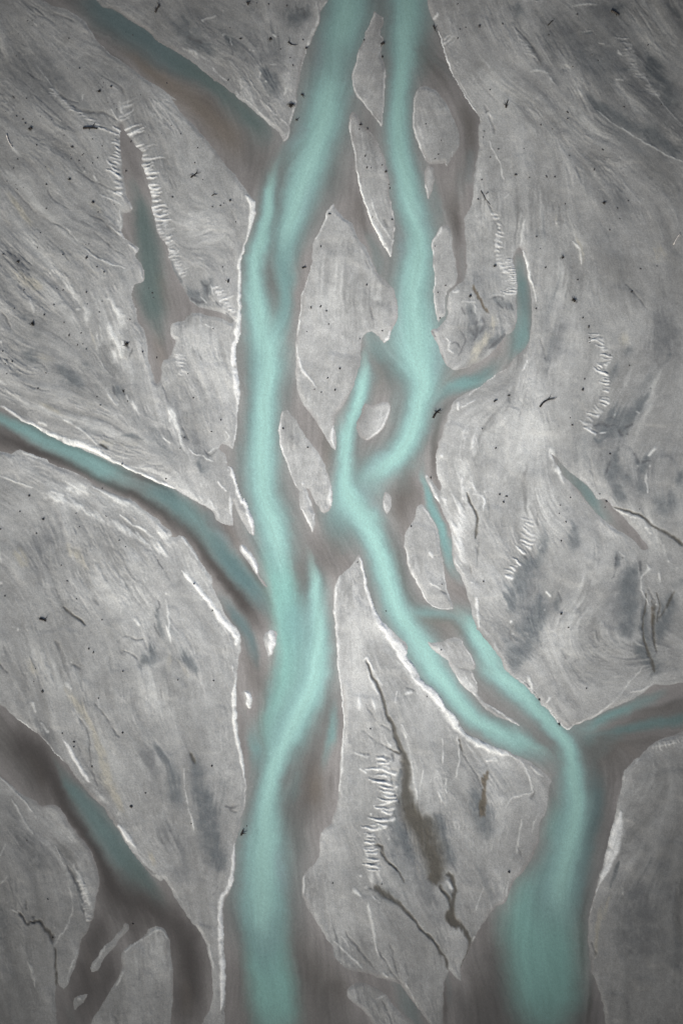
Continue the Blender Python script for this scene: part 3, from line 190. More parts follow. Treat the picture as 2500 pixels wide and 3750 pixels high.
'P': """c2 1040,90,6 1060,120,5 / c2 1050,200,8 1110,230,6 / c1 1290,1240,7 1300,1310,6 / c1 1340,1320,8 1330,1380,6 / c1 1110,1130,8 1150,1120,9 / c1 1180,1220,7 1290,1210,7 / c1 1440,1170,5 1500,1165,5 1568,1180,5 / b1 420,1080,7 440,1150,7 / b1 380,1230,5 330,1180,5 / a2 1120,600,8 1140,650,8 / a2 1095,200,12 1085,120,10 / d2 830,940,8 880,930,6 / d2 960,770,10 / d2 1150,740,8 1180,760,6 / d2 1170,1220,9 / d2 1240,1300,12 1245,1450,12 / d2 1310,1080,18 1260,1130,10 / d3 340,1040,7
 / b0 960,310,9 990,320,7 / b0 860,650,8 850,690,7 / b0 930,580,5 970,572,4 / b0 1100,650,8 / b0 910,720,12 / b0 540,300,12 / b0 560,480,8 / b0 1080,780,12 1060,830,10 / c0 440,400,5 / c0 1420,1010,14 1470,1040,12 / c4 650,640,9 690,720,9 / c4 690,345,8 740,325,9 / c5 300,500,12 / b0 1430,20,8 1385,85,7 / b0 1352,20,4 1352,120,9 1350,200,16 1320,280,20 1285,350,15 1255,440,10 1235,550,8 1215,680,8 1188,790,7 / b0 1160,850,5 1160,930,9 1150,1000,10 1125,1080,11 1108,1160,9 1085,1230,8 1052,1256,6 / b0 1108,1130,6 1060,1070,6 960,980,4 900,900,3 / b0 1050,1230,4 980,1155,4 900,1070,3 / b0 780,740,2 640,850,3 760,900,3 920,1070,3
 / b0 340,510,18 / b0 430,590,10 480,650,6 580,730,6 / b0 350,180,12 450,140,8 / b0 760,440,12 / b0 795,450,9 / b0 720,660,4 790,760,5 / b0 530,310,10 / b0 590,330,4 600,400,4 / b0 530,100,4 / a0 780,250,3 840,340,5 900,400,4 970,460,6 1050,520,6 / a0 385,5,2 560,75,2 740,180,3 / a0 1400,370,2 1500,430,2
 / b1 735,275,14 785,330,18 780,420,20 765,520,16 750,610,8 725,690,5 700,770,8 670,890,11 670,1000,10 672,1150,11 676,1300,12 660,1400,15 645,1500,19 b2 655,60,19 623,200,19 622,320,22 632,440,22 650,560,14 655,680,6 645,800,6 638,920,6 618,1020,7 595,1065,6 / b2 548,1180,11 / b2 575,1220,9 608,1290,12 640,1370,11 675,1460,16 700,1540,17 b3 715,60,18 738,150,18 765,260,18 790,370,9
 / b2 540,900,4 570,960,4 545,1000,5 / b2 220,1050,6 250,1110,6 350,1140,8 440,1185,8 / b2 390,1110,6 490,1040,5 / b2 30,760,34 85,810,20 122,900,16 150,1000,12 190,1080,10 / b2 0,970,7 60,1020,8
 / b1 1495,375,14 1450,450,13 1400,560,11 1345,660,9 / b1 1300,890,9 1270,990,12 1235,1120,12 1210,1250,11 1197,1400,10 1178,1530,8 / b2 1170,120,6 1174,200,9 1197,290,11 1228,380,12 1285,440,9 1350,530,6 / b1 1380,640,24 / b2 1510,870,10 1480,960,14 1505,1050,6
 / b2 1042,740,6 1028,850,11 1026,960,11 1045,1090,12 1085,1190,11 1125,1300,11 1170,1400,6 / b3 1210,140,6 1255,220,10 1298,310,11 1312,368,5 / b3 1328,200,5 1320,270,4 / b2 1450,1440,22 1470,1530,22 b3 1455,140,18 / b3 1270,40,5 1310,130,6 / b2 1230,1380,10
 / c0 410,120,8 380,190,6 348,280,5 318,370,6 / c0 280,440,6 248,550,6 225,650,7 230,770,7 290,870,6 360,960,6 430,1050,6 470,1118,8 482,1030,6 496,880,6 503,720,8 495,600,6 / c0 470,260,4 462,290,4 488,350,5 / c0 460,410,6 465,440,6 450,465,5 / c0 480,170,8
 / c0 195,1050,7 200,1180,10 230,1330,10 260,1450,8 c1 262,80,10 280,220,12 320,370,13 380,500,16 450,620,16 520,750,15 552,815,9 572,680,7 580,560,6 / c1 550,280,3 568,400,4 582,500,5 / c1 360,240,6 400,380,7 460,510,7 540,640,6 568,670,6 / c0 370,1180,4 430,1240,6 468,1330,5
 / c0 795,800,7 770,920,10 756,1080,8 775,1190,11 812,1280,12 835,1370,10 865,1435,8 / c0 960,1450,4 1010,1440,5 1050,1462,6 / c0 1105,1330,3 1095,1390,4 / c0 820,1200,24 / c1 860,190,7 872,240,8 885,310,6 / c1 1040,100,4 1020,180,4
 / c1 992,560,10 962,640,10 934,690,7 934,850,6 941,1000,8 938,1150,9 950,1280,9 966,1395,6 / c1 1028,1340,4 1035,1220,5 1055,1110,6 / c0 930,165,9 960,125,7 / c0 975,290,4 1015,400,8 1045,520,9 1072,600,8 1110,690,5 1165,790,5 1240,900,7 1310,1000,5 1360,1070,5 / c0 1140,695,2 1200,790,3 1290,940,3
 / c0 1320,1500,18 c1 1340,30,20 1335,130,20 / c0 1430,1250,6 1500,1420,6 1540,1540,10 c1 1520,40,6 1560,140,8 / c0 1060,360,5 1110,320,5 / c0 1080,390,4 1140,350,4 / c0 1140,550,10 / d1 155,770,8 190,880,11 215,980,9 245,1080,6 265,1210,6 / d1 200,590,28 150,640,14 125,700,8 / d1 160,565,22 120,560,12
 / c2 1568,372,8 1450,450,8 1350,510,8 1250,585,10 / c2 1150,650,9 1150,720,9 / c2 1180,700,5 1300,640,5 / c2 1250,830,26 1200,900,16 1210,1050,12 / c2 1280,1000,26 1275,1080,28 / c2 1300,950,6 1330,1100,6 / c2 1010,1130,14 / c2 1185,1320,14 1190,1500,12 / c2 1265,1370,14 1300,1460,18 / c2 1020,1510,10 1040,1568,8 / c2 1380,1450,12
 / d2 190,300,10 160,370,8 / c2 550,690,5 520,790,8 470,890,9 400,950,9 345,990,10 / c2 335,1040,10 / c2 540,740,3 480,800,4 420,830,4 / c2 880,1300,10 / c2 895,1365,14 935,1460,16 975,1540,13 / c3 930,30,9 990,150,8 1055,275,7 / c3 1095,310,8 / c2 1075,130,7 1060,180,10 / c2 490,135,6 530,90,14 560,20,6
 / c3 680,440,9 700,560,9 730,690,9 780,800,10 840,910,11 910,1000,9 1000,1032,6 1100,1020,6 / c3 1080,960,6 1050,860,6 1032,720,5 1008,560,5 / c3 850,130,12 900,215,8 955,310,6 / c3 1190,60,28 1170,250,36 1150,420,32 1165,540,30 1150,620,18 1180,740,5 / c3 1040,70,12 / c3 1310,1050,20 1300,950,14 1335,1200,12 / c3 900,540,14 930,570,12 / c3 910,810,12 1000,870,12 / c3 1280,20,16 1360,40,14 1370,170,8 / c3 1270,800,8
 / c3 490,80,5 510,170,5 / c3 250,590,9 / c3 110,745,12 75,860,13 62,1020,11 75,1200,13 85,1350,14 c4 80,10,10 100,180,9 122,380,9 132,550,9 132,720,11 125,860,11 118,1000,9 110,1200,7 / c3 130,1050,16 / c3 285,600,11 318,720,11 348,850,10 378,960,11 415,1060,18 475,1160,25 545,1270,28 625,1380,32 700,1490,34 c4 690,40,30 755,130,34 815,225,34 890,300,22 965,385,24 1035,480,30 1100,570,30 1160,650,26 1250,730,24 1350,785,26 1480,835,28 1560,865,26
 / c4 320,40,10 350,12,10 380,70,9 430,180,9 480,260,8 / c4 345,130,9 400,260,12 440,340,10 / c4 265,400,18 275,450,20 / c4 390,410,18 430,460,14 / c4 225,615,20 / c4 230,860,12 300,890,10 370,900,6 / c4 500,890,20 480,910,16 / c4 440,980,14 430,1020,6 / c4 530,760,9 560,800,9 / c4 660,610,8 700,700,9 / c4 725,930,8 755,1080,9 800,1270,8 / c4 765,920,5 785,1020,5 / c4 840,1000,5 820,1150,5 / c4 920,1060,6 908,1115,5 / c4 1045,1060,5 1050,1180,6 1045,1240,4 / c4 1015,740,6 1008,960,5 / c4 1140,700,7 1165,900,7 1130,1080,6 / c4 1085,1120,4 / c4 590,420,6 610,320,6 / c4 715,330,14 / c4 980,1200,7 1000,1290,6 / c4 1200,1000,5 / c4 1400,930,5 1480,920,20
 / d4 50,880,14 130,930,10 180,1040,9 220,1120,9 236,1210,8 / d4 235,1210,8 130,1230,7 40,1270,9 0,1340,8 / d4 230,990,16 330,1070,14 / d4 295,1380,4 260,1480,4 / d4 0,545,14 80,605,9 150,640,5 / d4 150,1440,5 d5 130,120,8 100,300,14 / d5 20,550,12 0,680,8 / d5 260,20,5 235,120,4
 / c4 1180,210,30 1240,250,40 1290,320,22 / c4 1140,180,9 1220,275,9 1315,365,9 / c4 1320,310,7 1295,200,6 1270,145,5 / c4 1400,425,8 1500,480,9 1560,530,9 / c3 1180,1325,6 1240,1430,6 1290,1530,6 / c3 970,1390,12 / c3 1110,1230,16
 / b3 690,480,12 740,545,16 800,630,13 832,710,10 / b3 900,1280,12 940,1260,22 970,1300,24 950,1380,20 930,1440,8 / b4 720,320,10 745,340,18 750,430,14 755,465,8 / b3 165,400,12 240,500,9 300,610,10 / b3 160,700,12 260,800,12 340,890,14 430,1010,16 500,1110,19 570,1190,20 640,1270,24 640,1350,16 / b3 370,700,8 / b3 310,880,20 / b4 608,100,6 598,150,4 / b4 625,150,6 620,260,12 622,350,20 632,480,16 637,620,12 655,760,13 685,920,13 708,1060,9 720,1180,5 718,1310,6
 / b5 635,220,7 612,340,9 595,480,11 568,610,17 520,690,19 497,790,16 502,950,17 512,1150,18 518,1350,19 520,1550,16 500,1680,11 / b5 400,1100,8 440,1300,8 / b5 430,1020,6 / b5 80,620,8 / b5 1420,1720,8 1450,1809,10 / b5 1500,1080,7 1560,1120,7 / b5 1240,500,12 1240,620,10 1260,720,5 / b5 1400,130,10
 / a2 30,690,9 120,750,9 220,830,10 330,890,12 500,960,17 680,1025,24 850,1080,20 1000,1170,11 1150,1240,12 1350,1330,10 1550,1420,10 / a2 340,840,12 400,850,14 / a2 560,800,9 700,890,9 800,970,9 860,1030,9 / a2 0,470,16 60,500,10 / b2 200,1465,12 400,1540,18 b3 330,70,14 430,130,24 520,220,20 590,240,14 600,120,14 560,60,18 / b2 480,1360,8 560,1440,8 / b2 560,1260,6
 / a2 200,1095,10 400,1165,9 550,1235,8 700,1305,9 820,1360,8 / a2 600,1330,34 720,1400,45 640,1450,36 800,1440,24 / a2 450,1440,14 560,1480,14 / a2 860,1420,20 1000,1500,16 1120,1560,12 / a3 330,20,14 500,60,22 700,130,22 850,210,22 1000,285,16 1150,370,14 1300,450,16 1420,520,22 1520,600,16 / a3 950,25,20 1100,80,18 1230,140,9 / a3 1060,205,9 1150,275,10 1280,350,9 1370,420,8 / a3 1450,430,22 1540,430,22
 / a2 0,1300,7 150,1360,9 300,1420,9 / a3 8,500,5 12,640,5 / a3 10,800,13 / a3 155,1215,14 / a3 110,1195,6 / a3 245,1222,7 / a3 365,1220,5 / a3 580,1460,18 / a3 635,1505,7 / a3 1195,1120,18 1230,1170,12 / a3 1470,950,9 1500,1150,9 1500,1310,10 / a3 1055,1305,8 / b3 20,900,10 / b3 30,1180,10 60,1330,10 / b4 180,1000,5 195,1250,7 240,1420,7 270,1540,6
 / a1 540,1050,22 620,1090,20 650,1150,14 / a1 720,1240,22 770,1260,24 750,1320,28 770,1400,18 / a1 690,1290,14 / a1 1000,1240,24 1060,1320,30 1100,1420,34 940,1510,24 / a1 900,1540,30 / a1 960,1190,14 / a1 270,1200,7 300,1290,16 / a1 450,970,8 / a1 960,460,16 1020,500,24 1060,560,20 / a1 1070,400,8 1070,600,9 / a1 300,690,12 / a1 590,570,7 700,700,8 830,820,9 960,880,8 1110,915,6 / a1 850,340,4 / a1 615,145,10
 / a1 1240,910,6 1270,1020,7 / a1 1180,1080,5 1175,1200,6 / a1 1200,1280,9 1215,1350,6 / a1 1150,350,8 1170,390,8 / a1 900,280,7 1000,310,8 1085,370,8 / a1 960,230,7 1090,290,7 / a1 830,100,7 850,130,7 / a2 885,70,24 870,160,26 850,230,20 / a2 960,40,30 1060,180,28 970,290,34 / a2 920,330,20 / a2 1040,430,24 / a2 1150,620,14 1200,720,24 1240,760,22 / a2 960,580,14 1000,640,12 1050,690,9 / a2 10,120,14
 / a0 60,1190,4 100,1270,4 115,1310,5 / a0 1050,1150,6 1060,1210,6 / a0 990,960,4 1050,1060,5 / a0 330,590,3 460,770,4 / a0 1010,760,8 1050,790,6 / a0 1060,900,10 1080,980,10 / a0 120,1290,20 160,1350,14 / a0 60,910,9 / a0 750,1510,8 / a0 1135,930,6 1140,870,4 / a0 740,830,5 740,880,4
 / b1 540,1260,8 / b1 480,1180,7 / b1 360,1420,7 430,1450,6 / b1 530,1200,9 620,1160,6 / b1 640,1380,10 / a4 60,490,8 170,572,9 280,650,9 400,760,10 490,865,10 560,930,13 / a4 560,740,13 640,860,17 720,1000,18 790,1110,18 / a4 880,1220,22 920,1280,10 / a4 1050,1490,20 1110,1550,22 a5 1060,60,26 1140,160,26 1200,240,17 / a4 290,420,16 320,490,12 / a4 370,590,10 420,680,12 / a4 590,240,16 630,290,14 / a4 1060,1400,14
 / a4 0,1070,9 80,1150,7 180,1250,8 280,1370,7 330,1440,5 / a4 110,1280,6 180,1390,8 250,1500,9 / a5 210,10,8 300,130,9 / a5 630,390,11 700,490,16 740,620,18 790,700,22 800,800,20 / a5 780,880,8 770,900,8 / a5 605,590,5 640,680,7 650,780,8 620,900,7 570,990,5 480,1120,5 / a5 480,220,4 530,310,4 570,420,4 / a5 250,1250,9 300,1370,18 320,1480,11 / a5 60,220,8 0,350,6 / a5 90,480,6 10,570,6 / a5 110,790,7 160,820,5 / a5 70,730,5
 / a5 690,1150,7 650,1280,7 590,1440,7 / a5 490,950,8 / a5 1100,1170,12 1300,1030,9 1420,970,12 1480,1060,8 / a5 930,1120,12 880,1210,10 820,1310,6 / a5 700,1580,14 / a5 1100,1320,12 1010,1500,8
 / d4 1005,1280,7 985,1400,11 d5 1010,20,34 980,120,38 950,220,38 920,330,34 885,440,22 848,520,9 800,640,6 770,750,6 745,870,5 / d4 1160,920,9 1150,950,7 / d4 1040,1100,9 1050,1060,7 / d4 1300,815,9 1500,760,9 / d5 1030,600,9 1030,650,8 / d5 790,1220,8
 / d4 200,200,14 225,300,12 / d4 395,365,14 365,410,9 / d4 370,475,8 450,570,8 500,620,8 540,652,9 620,600,8 740,555,8 860,480,8 960,390,7 1080,240,6 1200,110,7 / d4 1100,320,9 1230,300,9 1290,255,8 / d4 70,155,5
 / d3 230,260,5 215,230,5 / d3 310,480,5 300,500,4 / d3 370,890,16 390,915,14 / d3 1000,540,5 1050,570,8 / d3 1240,640,10 1260,690,14 1205,760,7 1215,900,7 1260,1000,8 / d3 1350,720,12 1360,790,8 / d3 1440,610,14 / d3 1520,670,10 / d3 1230,305,14 / d3 1280,360,14 / d3 1100,230,8 / d3 1400,470,9 / d3 940,140,5 1080,210,8 1180,240,5 / d3 1320,1000,6 / d3 40,1150,14 / d3 65,1250,10 / d3 1250,1050,6 / d3 290,110,18
 / d2 380,1130,10 450,1230,22 520,1350,24 / d2 990,150,18 / d2 1090,130,9 / d2 810,65,9 / d2 1270,1230,8 / d1 590,680,9 640,740,12 665,820,12 670,880,10 / d1 445,520,12 / d1 -10,300,5 30,260,4
 / d0 590,38,12 720,30,9 800,40,8 / d0 640,288,4 750,290,4 / d0 380,648,12 250,625,10 210,650,8 / d0 400,690,7 440,740,5 / d0 620,800,22 660,830,20 / d0 800,970,4 980,1105,6 1200,1240,8 1400,1360,7 1560,1430,6 / d0 1120,560,3 1162,602,4 / d0 1210,670,4 1272,748,6 / d0 1300,810,3 1380,920,4 1450,1000,4 1568,1115,4 / d0 980,700,8 1040,700,6 / d0 1045,350,6 / d0 820,378,4 870,378,5 / d0 990,455,8 1020,485,8 / d0 1075,430,4 / d0 150,10,5 350,5,4
 / c5 430,30,36 490,40,22 / c5 400,120,22 380,210,26 / c5 340,300,22 350,380,26 / c5 370,460,24 390,540,22 / c5 340,600,14 / c5 230,620,20 290,670,11 / c5 355,730,16 370,820,14 395,930,16 410,1040,11 420,1110,6 455,1210,4 / c5 540,160,10 / c5 430,470,14 480,540,10 / c5 400,680,9 460,730,6 / c5 60,1080,10 180,1190,10 300,1300,10 / c5 120,1040,8 220,1160,6 / c5 490,1350,12 525,1385,11 / c5 120,1270,8 / c5 240,1350,10 / c5 680,1440,6 760,1580,6 800,1650,5 / c5 1380,580,4 1340,700,5 1310,800,6 / c5 1290,1030,8 1275,1070,6 / c5 1568,560,5 1540,650,5 / c5 1060,540,16 1090,600,12 / c5 560,80,8""",
}
# erosion combs: tile, baseline points, spur direction, length lo/hi, spacing, strength
COMB = [
 ("a0 1055,1150 1058,1250 1050,1350 1045,1480 1020,1540", (-1, -.42), 60, 150, 34, 1.0),
 ("a1 1040,30 1060,150 1060,260", (-1, -.4), 60, 110, 40, .9),
 ("a0 480,800 560,880 640,950 760,1020 880,1100", (-1, -.08), 50, 120, 24, .55),
 ("a0 880,1130 980,1160 1050,1190", (-1, -.25), 60, 130, 22, .6),
 ("a0 1105,1160 1140,1190 1180,1215", (1, -.42), 180, 260, 30, 1.0),
 ("a0 1090,1050 1100,960 1110,900", (1, -.5), 80, 170, 30, .5),
 ("a0 1220,1290 1260,1420 1250,1530", (1, -.3), 90, 200, 26, .8),
 ("a1 1250,10 1300,90 1330,180 1350,300 1370,420 1385,510", (1, -.14), 70, 150, 34, .95),
 ("a1 1385,540 1430,650 1470,760 1510,850", (1, -.2), 60, 140, 24, .6),
 ("b1 0,420 20,600 40,760 110,880 170,1000", (1, -.3), 50, 130, 26, .5),
 ("a1 1110,640 1230,720 1190,790", (-1, -.35), 100, 180, 34, .7),
 ("b1 450,1100 530,1220 620,1330", (1, -.35), 40, 100, 34, .7),
 ("b2 108,230 118,300 140,400", (1, .04), 70, 120, 17, .5),
 ("d1 62,850 85,930 102,1030 105,1160", (-1, .02), 70, 150, 18, .95),
 ("c1 1470,450 1510,580 1480,720 1500,860 1550,960", (1, .22), 40, 90, 30, .7),
 ("d2 815,60 880,170 930,270 880,330", (-1, -.12), 70, 140, 24, .8),
 ("d2 850,330 905,450 905,520 900,620 870,690", (-1, -.3), 60, 120, 24, 1.0),
 ("d2 840,730 740,860 790,950", (-1, -.62), 80, 170, 34, .8),
 ("d3 225,230 235,330 215,480 150,560", (-1, -.55), 80, 170, 36, .7),
 ("d3 120,640 60,740 30,800", (-1, -.45), 60, 130, 36, .9),
 ("c4 520,900 545,1060 565,1180 575,1300 560,1440 510,1540", (-1, -.1), 110, 210, 36, 1.25),
 ("c5 420,60 395,200 415,330 430,480", (-1, -.05), 60, 140, 30, 1.2),
 ("d0 1060,340 1110,450 1170,610 1260,740 1340,860", (-1, .02), 60, 150, 34, .45),
 ("d0 130,330 190,400 290,550", (-1, -.25), 40, 80, 16, .5),
 ("a5 700,540 740,680 760,800 790,920", (1, -.3), 30, 70, 26, .6),
 ("c5 470,1560 560,1560 640,1640", (-1, .35), 50, 110, 30, .45),
 ("d4 1290,800 1450,760 1560,730", (.2, 1), 40, 90, 24, .4),
 ("c0 1030,330 1060,420", (1, -.5), 60, 130, 26, .6),
 ("d4 110,210 220,320 370,480 450,570", (1, -.9), 14, 30, 12, .7),
]
# sediment tone net, lens-vignette darkening painted in towards the corners (columns x 0..2500, rows y 0..3750), sRGB grey levels
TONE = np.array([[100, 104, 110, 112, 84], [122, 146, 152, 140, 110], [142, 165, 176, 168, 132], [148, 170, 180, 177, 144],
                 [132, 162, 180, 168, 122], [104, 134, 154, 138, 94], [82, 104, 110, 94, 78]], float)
SCULPT = np.array([[.8, .9, .4, .6, .9], [1, .6, .22, .3, .7], [1, .5, .2, .3, .5], [.55, .45, .3, .38, .6], [.55, .42, .3, .2, .5], [.5, .35, .5, .35, .2], [.45, .35, .4, .3, .1]])
GRAINDIR = [(200, 300, 1, 1.1), (200, 800, 1, .9), (420, 900, 1, .75), (120, 1400, 1, .5), (400, 1320, .25, 1), (300, 1620, 1, .5), (720, 1450, .4, 1), (600, 1250, .3, 1), (300, 2000, .45, 1), (200, 2600, .6, 1),
 (450, 2600, .35, 1), (800, 2600, .2, 1), (1300, 1000, .1, 1), (1350, 2300, .1, 1), (1500, 2700, .3, 1), (1550, 3400, .5, 1), (1750, 3200, .3, 1), (2100, 2200, -.35, 1), (2100, 1500, -.3, 1),
 (1700, 1800, .15, 1), (2300, 900, .25, 1), (2000, 300, .8, 1), (2300, 300, 1, 1), (2400, 560, 1, .65), (1700, 300, .5, 1), (700, 200, .9, .9), (2300, 3000, -.4, 1), (2400, 3500, 0, 1), (100, 3300, .3, 1),
 (600, 3500, .1, 1), (750, 850, 1, -.5), (1000, 3600, .02, 1), (2350, 1500, -.3, 1), (1000, 1500, .1, 1), (500, 1780, 1, .5), (1900, 2700, -.8, 1), (300, 3000, .8, 1), (1600, 2500, .7, 1)]
rng = np.random.default_rng(7)
random.seed(11)


def parse(txt, w0=8.0):
    """tile text -> list of strokes, each an (n,3) array in site units"""
    out, cur, tile, w = [], [], None, w0
    for t in txt.split():
        if t == '/':
            if cur: out.append(np.array(cur, float))
            cur = []
        elif t[0].isalpha():
            tile = t
        else:
            v = [float(q) for q in t.split(',')]
            if len(v) > 2: w = v[2]
            if tile == 's': cur.append((v[0], v[1], w))
            elif tile == 'f': cur.append((v[0] * 1.5944, v[1] * 1.5944, w * 1.5944))
            else: cur.append((COLX[tile[0]] + v[0] * TS, ROWY[int(tile[1])] + v[1] * TS, w * TS))
    if cur: out.append(np.array(cur, float))
    return out


def smooth(P, closed, step=14.0):
    """Hermite curve through the points; sharp tips stay sharp"""
    n = len(P)
    if n < 2: return P
    xy = P[:, :2]
    d = np.roll(xy, -1, 0) - xy
    L = np.maximum(np.hypot(d[:, 0], d[:, 1]), 1e-6)
    u = d / L[:, None]
    up = np.roll(u, 1, 0)
    if not closed: up[0] = u[0]; u = u.copy(); u[-1] = up[-1]
    t = u + up
    dot = (u * up).sum(1)
    nt = np.maximum(np.hypot(t[:, 0], t[:, 1]), 1e-6)
    t = t / nt[:, None]
    t[dot < -.15] = 0
    out = []
    for i in range(n if closed else n - 1):
        j = (i + 1) % n
        k = int(min(8, max(1, round(L[i] / step))))
        if L[i] > 900: k = 1
        s = np.arange(k) / k
        h1 = 2 * s**3 - 3 * s**2 + 1; h2 = s**3 - 2 * s**2 + s; h3 = -2 * s**3 + 3 * s**2; h4 = s**3 - s**2
        q = h1[:, None] * xy[i] + h2[:, None] * t[i] * L[i] + h3[:, None] * xy[j] + h4[:, None] * t[j] * L[i]
        w = P[i, 2] + (P[j, 2] - P[i, 2]) * s
        out.append(np.c_[q, w])
    if not closed: out.append(P[-1:])
    return np.concatenate(out)


# ---- survey grid: 0.3 m over the site, widening towards the horizon ----
H = 3.0
def axis(a, b):
    mid = np.arange(a, b + H, H)
    g, s, p = [], H, 0.0
    while p < 30000:
        s *= 1.11; p += s; g.append(p)
    g = np.array(g)
    return np.concatenate([a - g[::-1], mid, mid[-1] + g])
X = axis(-75, 2574); Y = axis(-75, 3825)
NX, NY = len(X), len(Y)
GX, GY = np.meshgrid(X, Y)


def vnoise(scale, seed, oct=1):
    out = np.zeros((NY, NX), np.float32); amp = 1.0; tot = 0
    for o in range(oct):
        r = np.random.default_rng(seed * 31 + o).standard_normal((256, 256)).astype(np.float32)
        def ix(A):
            a = A / scale; i = np.floor(a).astype(int); f = (a - i).astype(np.float32); f = f * f * (3 - 2 * f)
            return i % 256, (i + 1) % 256, f
        x0, x1, fx = ix(X); y0, y1, fy = ix(Y)
        top = r[np.ix_(y0, x0)] * (1 - fx) + r[np.ix_(y0, x1)] * fx
        bot = r[np.ix_(y1, x0)] * (1 - fx) + r[np.ix_(y1, x1)] * fx
        out += amp * (top * (1 - fy[:, None]) + bot * fy[:, None]); tot += amp * amp
        amp *= .55; scale *= .5
    return out / math.sqrt(tot)


def sstep(a, b, x):
    t = np.clip((x - a) / (b - a), 0, 1)
    return t * t * (3 - 2 * t)


def inside(poly):
    P = np.zeros((NY, NX + 1), np.int8)
    a = poly[:, :2]; b = np.roll(a, -1, 0)
    for (x0, y0), (x1, y1) in zip(a, b):
        if y0 == y1: continue
        if y0 > y1: x0, y0, x1, y1 = x1, y1, x0, y0
        j0 = np.searchsorted(Y, y0); j1 = np.searchsorted(Y, y1)
        if j1 <= j0: continue
        ys = Y[j0:j1]
        xs = x0 + (x1 - x0) * (ys - y0) / (y1 - y0)
        P[np.arange(j0, j1), np.searchsorted(X, xs)] ^= 1
    return (np.cumsum(P[:, :NX], 1) & 1).astype(bool)


def seg_dist(x0, y0, x1, y1, R):
    i0 = np.searchsorted(X, min(x0, x1) - R); i1 = np.searchsorted(X, max(x0, x1) + R)
    j0 = np.searchsorted(Y, min(y0, y1) - R); j1 = np.searchsorted(Y, max(y0, y1) + R)
    if i1 <= i0 or j1 <= j0: return None
    px = X[i0:i1][None, :] - x0; py = Y[j0:j1][:, None] - y0
    dx, dy = x1 - x0, y1 - y0
    q = max(dx * dx + dy * dy, 1e-9)
    t = np.clip((px * dx + py * dy) / q, 0, 1)
    return i0, i1, j0, j1, np.hypot(px - t * dx, py - t * dy), t


# ---- signed distance to the shore (+ land, - water) ----
RMAX = 150.0
dist = np.full((NY, NX), RMAX, np.float32)
land = np.zeros((NY, NX), bool)
region = np.zeros((NY, NX), np.int16)
def edges(poly):
    a = poly; b = np.roll(a, -1, 0)
    for p, q in zip(a, b):
        # skip far boundary edges
        if max(abs(p[0]), abs(p[1]), abs(q[0]), abs(q[1])) > 9000 and np.hypot(*(p - q)[:2]) > 9000: pass
        # split long edges so that each stays local
        n = int(max(1, min(60, np.hypot(*(p - q)[:2]) // 300)))
        for k in range(n):
            u = p + (q - p) * k / n; v = p + (q - p) * (k + 1) / n
            r = seg_dist(u[0], u[1], v[0], v[1], RMAX)
            if r is None: continue
            i0, i1, j0, j1, d, _ = r
            np.minimum(dist[j0:j1, i0:i1], d, out=dist[j0:j1, i0:i1])
BARS = ['spindle_bar', 'long_bar', 'oval_bar', 'tear_bar', 'great_bar', 'strip_bar', 'islet', 'heart_bar', 'leaf_bar', 'splinter_bar', 'tooth_bar', 'bean_bar',
        'kite_bar', 'wing_bar', 'delta_bar', 'finger_bar', 'wedge_bar']
for name, txt in LAND.items():
    pl = smooth(parse(txt)[0], True)
    m = inside(pl)
    land |= m
    if name in BARS: region[m] = BARS.index(name) + 1
    edges(pl)
pools = {}
for name, txt in POOL.items():
    pl = smooth(parse(txt)[0], True)
    pools[name] = inside(pl)
    land &= ~pools[name]
    edges(pl)
sdf = np.where(land, dist, -dist)

# ---- sediment tone with painted vignette ----
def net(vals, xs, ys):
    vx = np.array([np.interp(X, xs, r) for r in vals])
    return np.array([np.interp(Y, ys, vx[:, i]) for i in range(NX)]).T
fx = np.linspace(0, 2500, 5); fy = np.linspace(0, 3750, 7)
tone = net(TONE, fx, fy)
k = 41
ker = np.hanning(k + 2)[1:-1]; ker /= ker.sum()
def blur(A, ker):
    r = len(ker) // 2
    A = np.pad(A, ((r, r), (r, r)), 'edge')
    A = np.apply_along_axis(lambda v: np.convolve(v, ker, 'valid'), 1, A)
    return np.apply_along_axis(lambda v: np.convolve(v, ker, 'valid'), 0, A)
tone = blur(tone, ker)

# ---- drainage grain: noise smeared along the local flow direction ----
gd = [(a, b, c, d, 60.0) for a, b, c, d in GRAINDIR]
for key in ('T', 't', 'U', 'e'):
    for st in parse(FLOW[key]):
        q = smooth(st, False, 40)
        for p0, p1 in zip(q[:-1], q[1:]):
            if np.hypot(*(p1 - p0)[:2]) > 4: gd.append((p0[0], p0[1], p1[0] - p0[0], p1[1] - p0[1], 14.0))
gd = np.array([[a, b, c if d > 0 or abs(d) < abs(c) else -c, d if d > 0 or abs(d) < abs(c) else -d, e] for a, b, c, d, e in gd], float)
cx, cy = X[::24], Y[::24]
CX, CY = np.meshgrid(cx, cy)
vx = np.zeros_like(CX); vy = np.zeros_like(CX)
for gx, gy, dx, dy, soft in gd:
    w = (soft / 60.0)**1.2 / ((CX - gx)**2 + (CY - gy)**2 + soft**2)**1.6
    l = math.hypot(dx, dy); vx += w * dx / l; vy += w * dy / l
l = np.hypot(vx, vy) + 1e-12; vx /= l; vy /= l
def up(A):
    a = np.array([np.interp(X, cx, r) for r in A])
    return np.array([np.interp(Y, cy, a[:, i]) for i in range(NX)]).T.astype(np.float32)
VX, VY = up(vx), up(vy)
wob = vnoise(170, 5) * .22
VX, VY = VX - VY * wob, VY + VX * wob
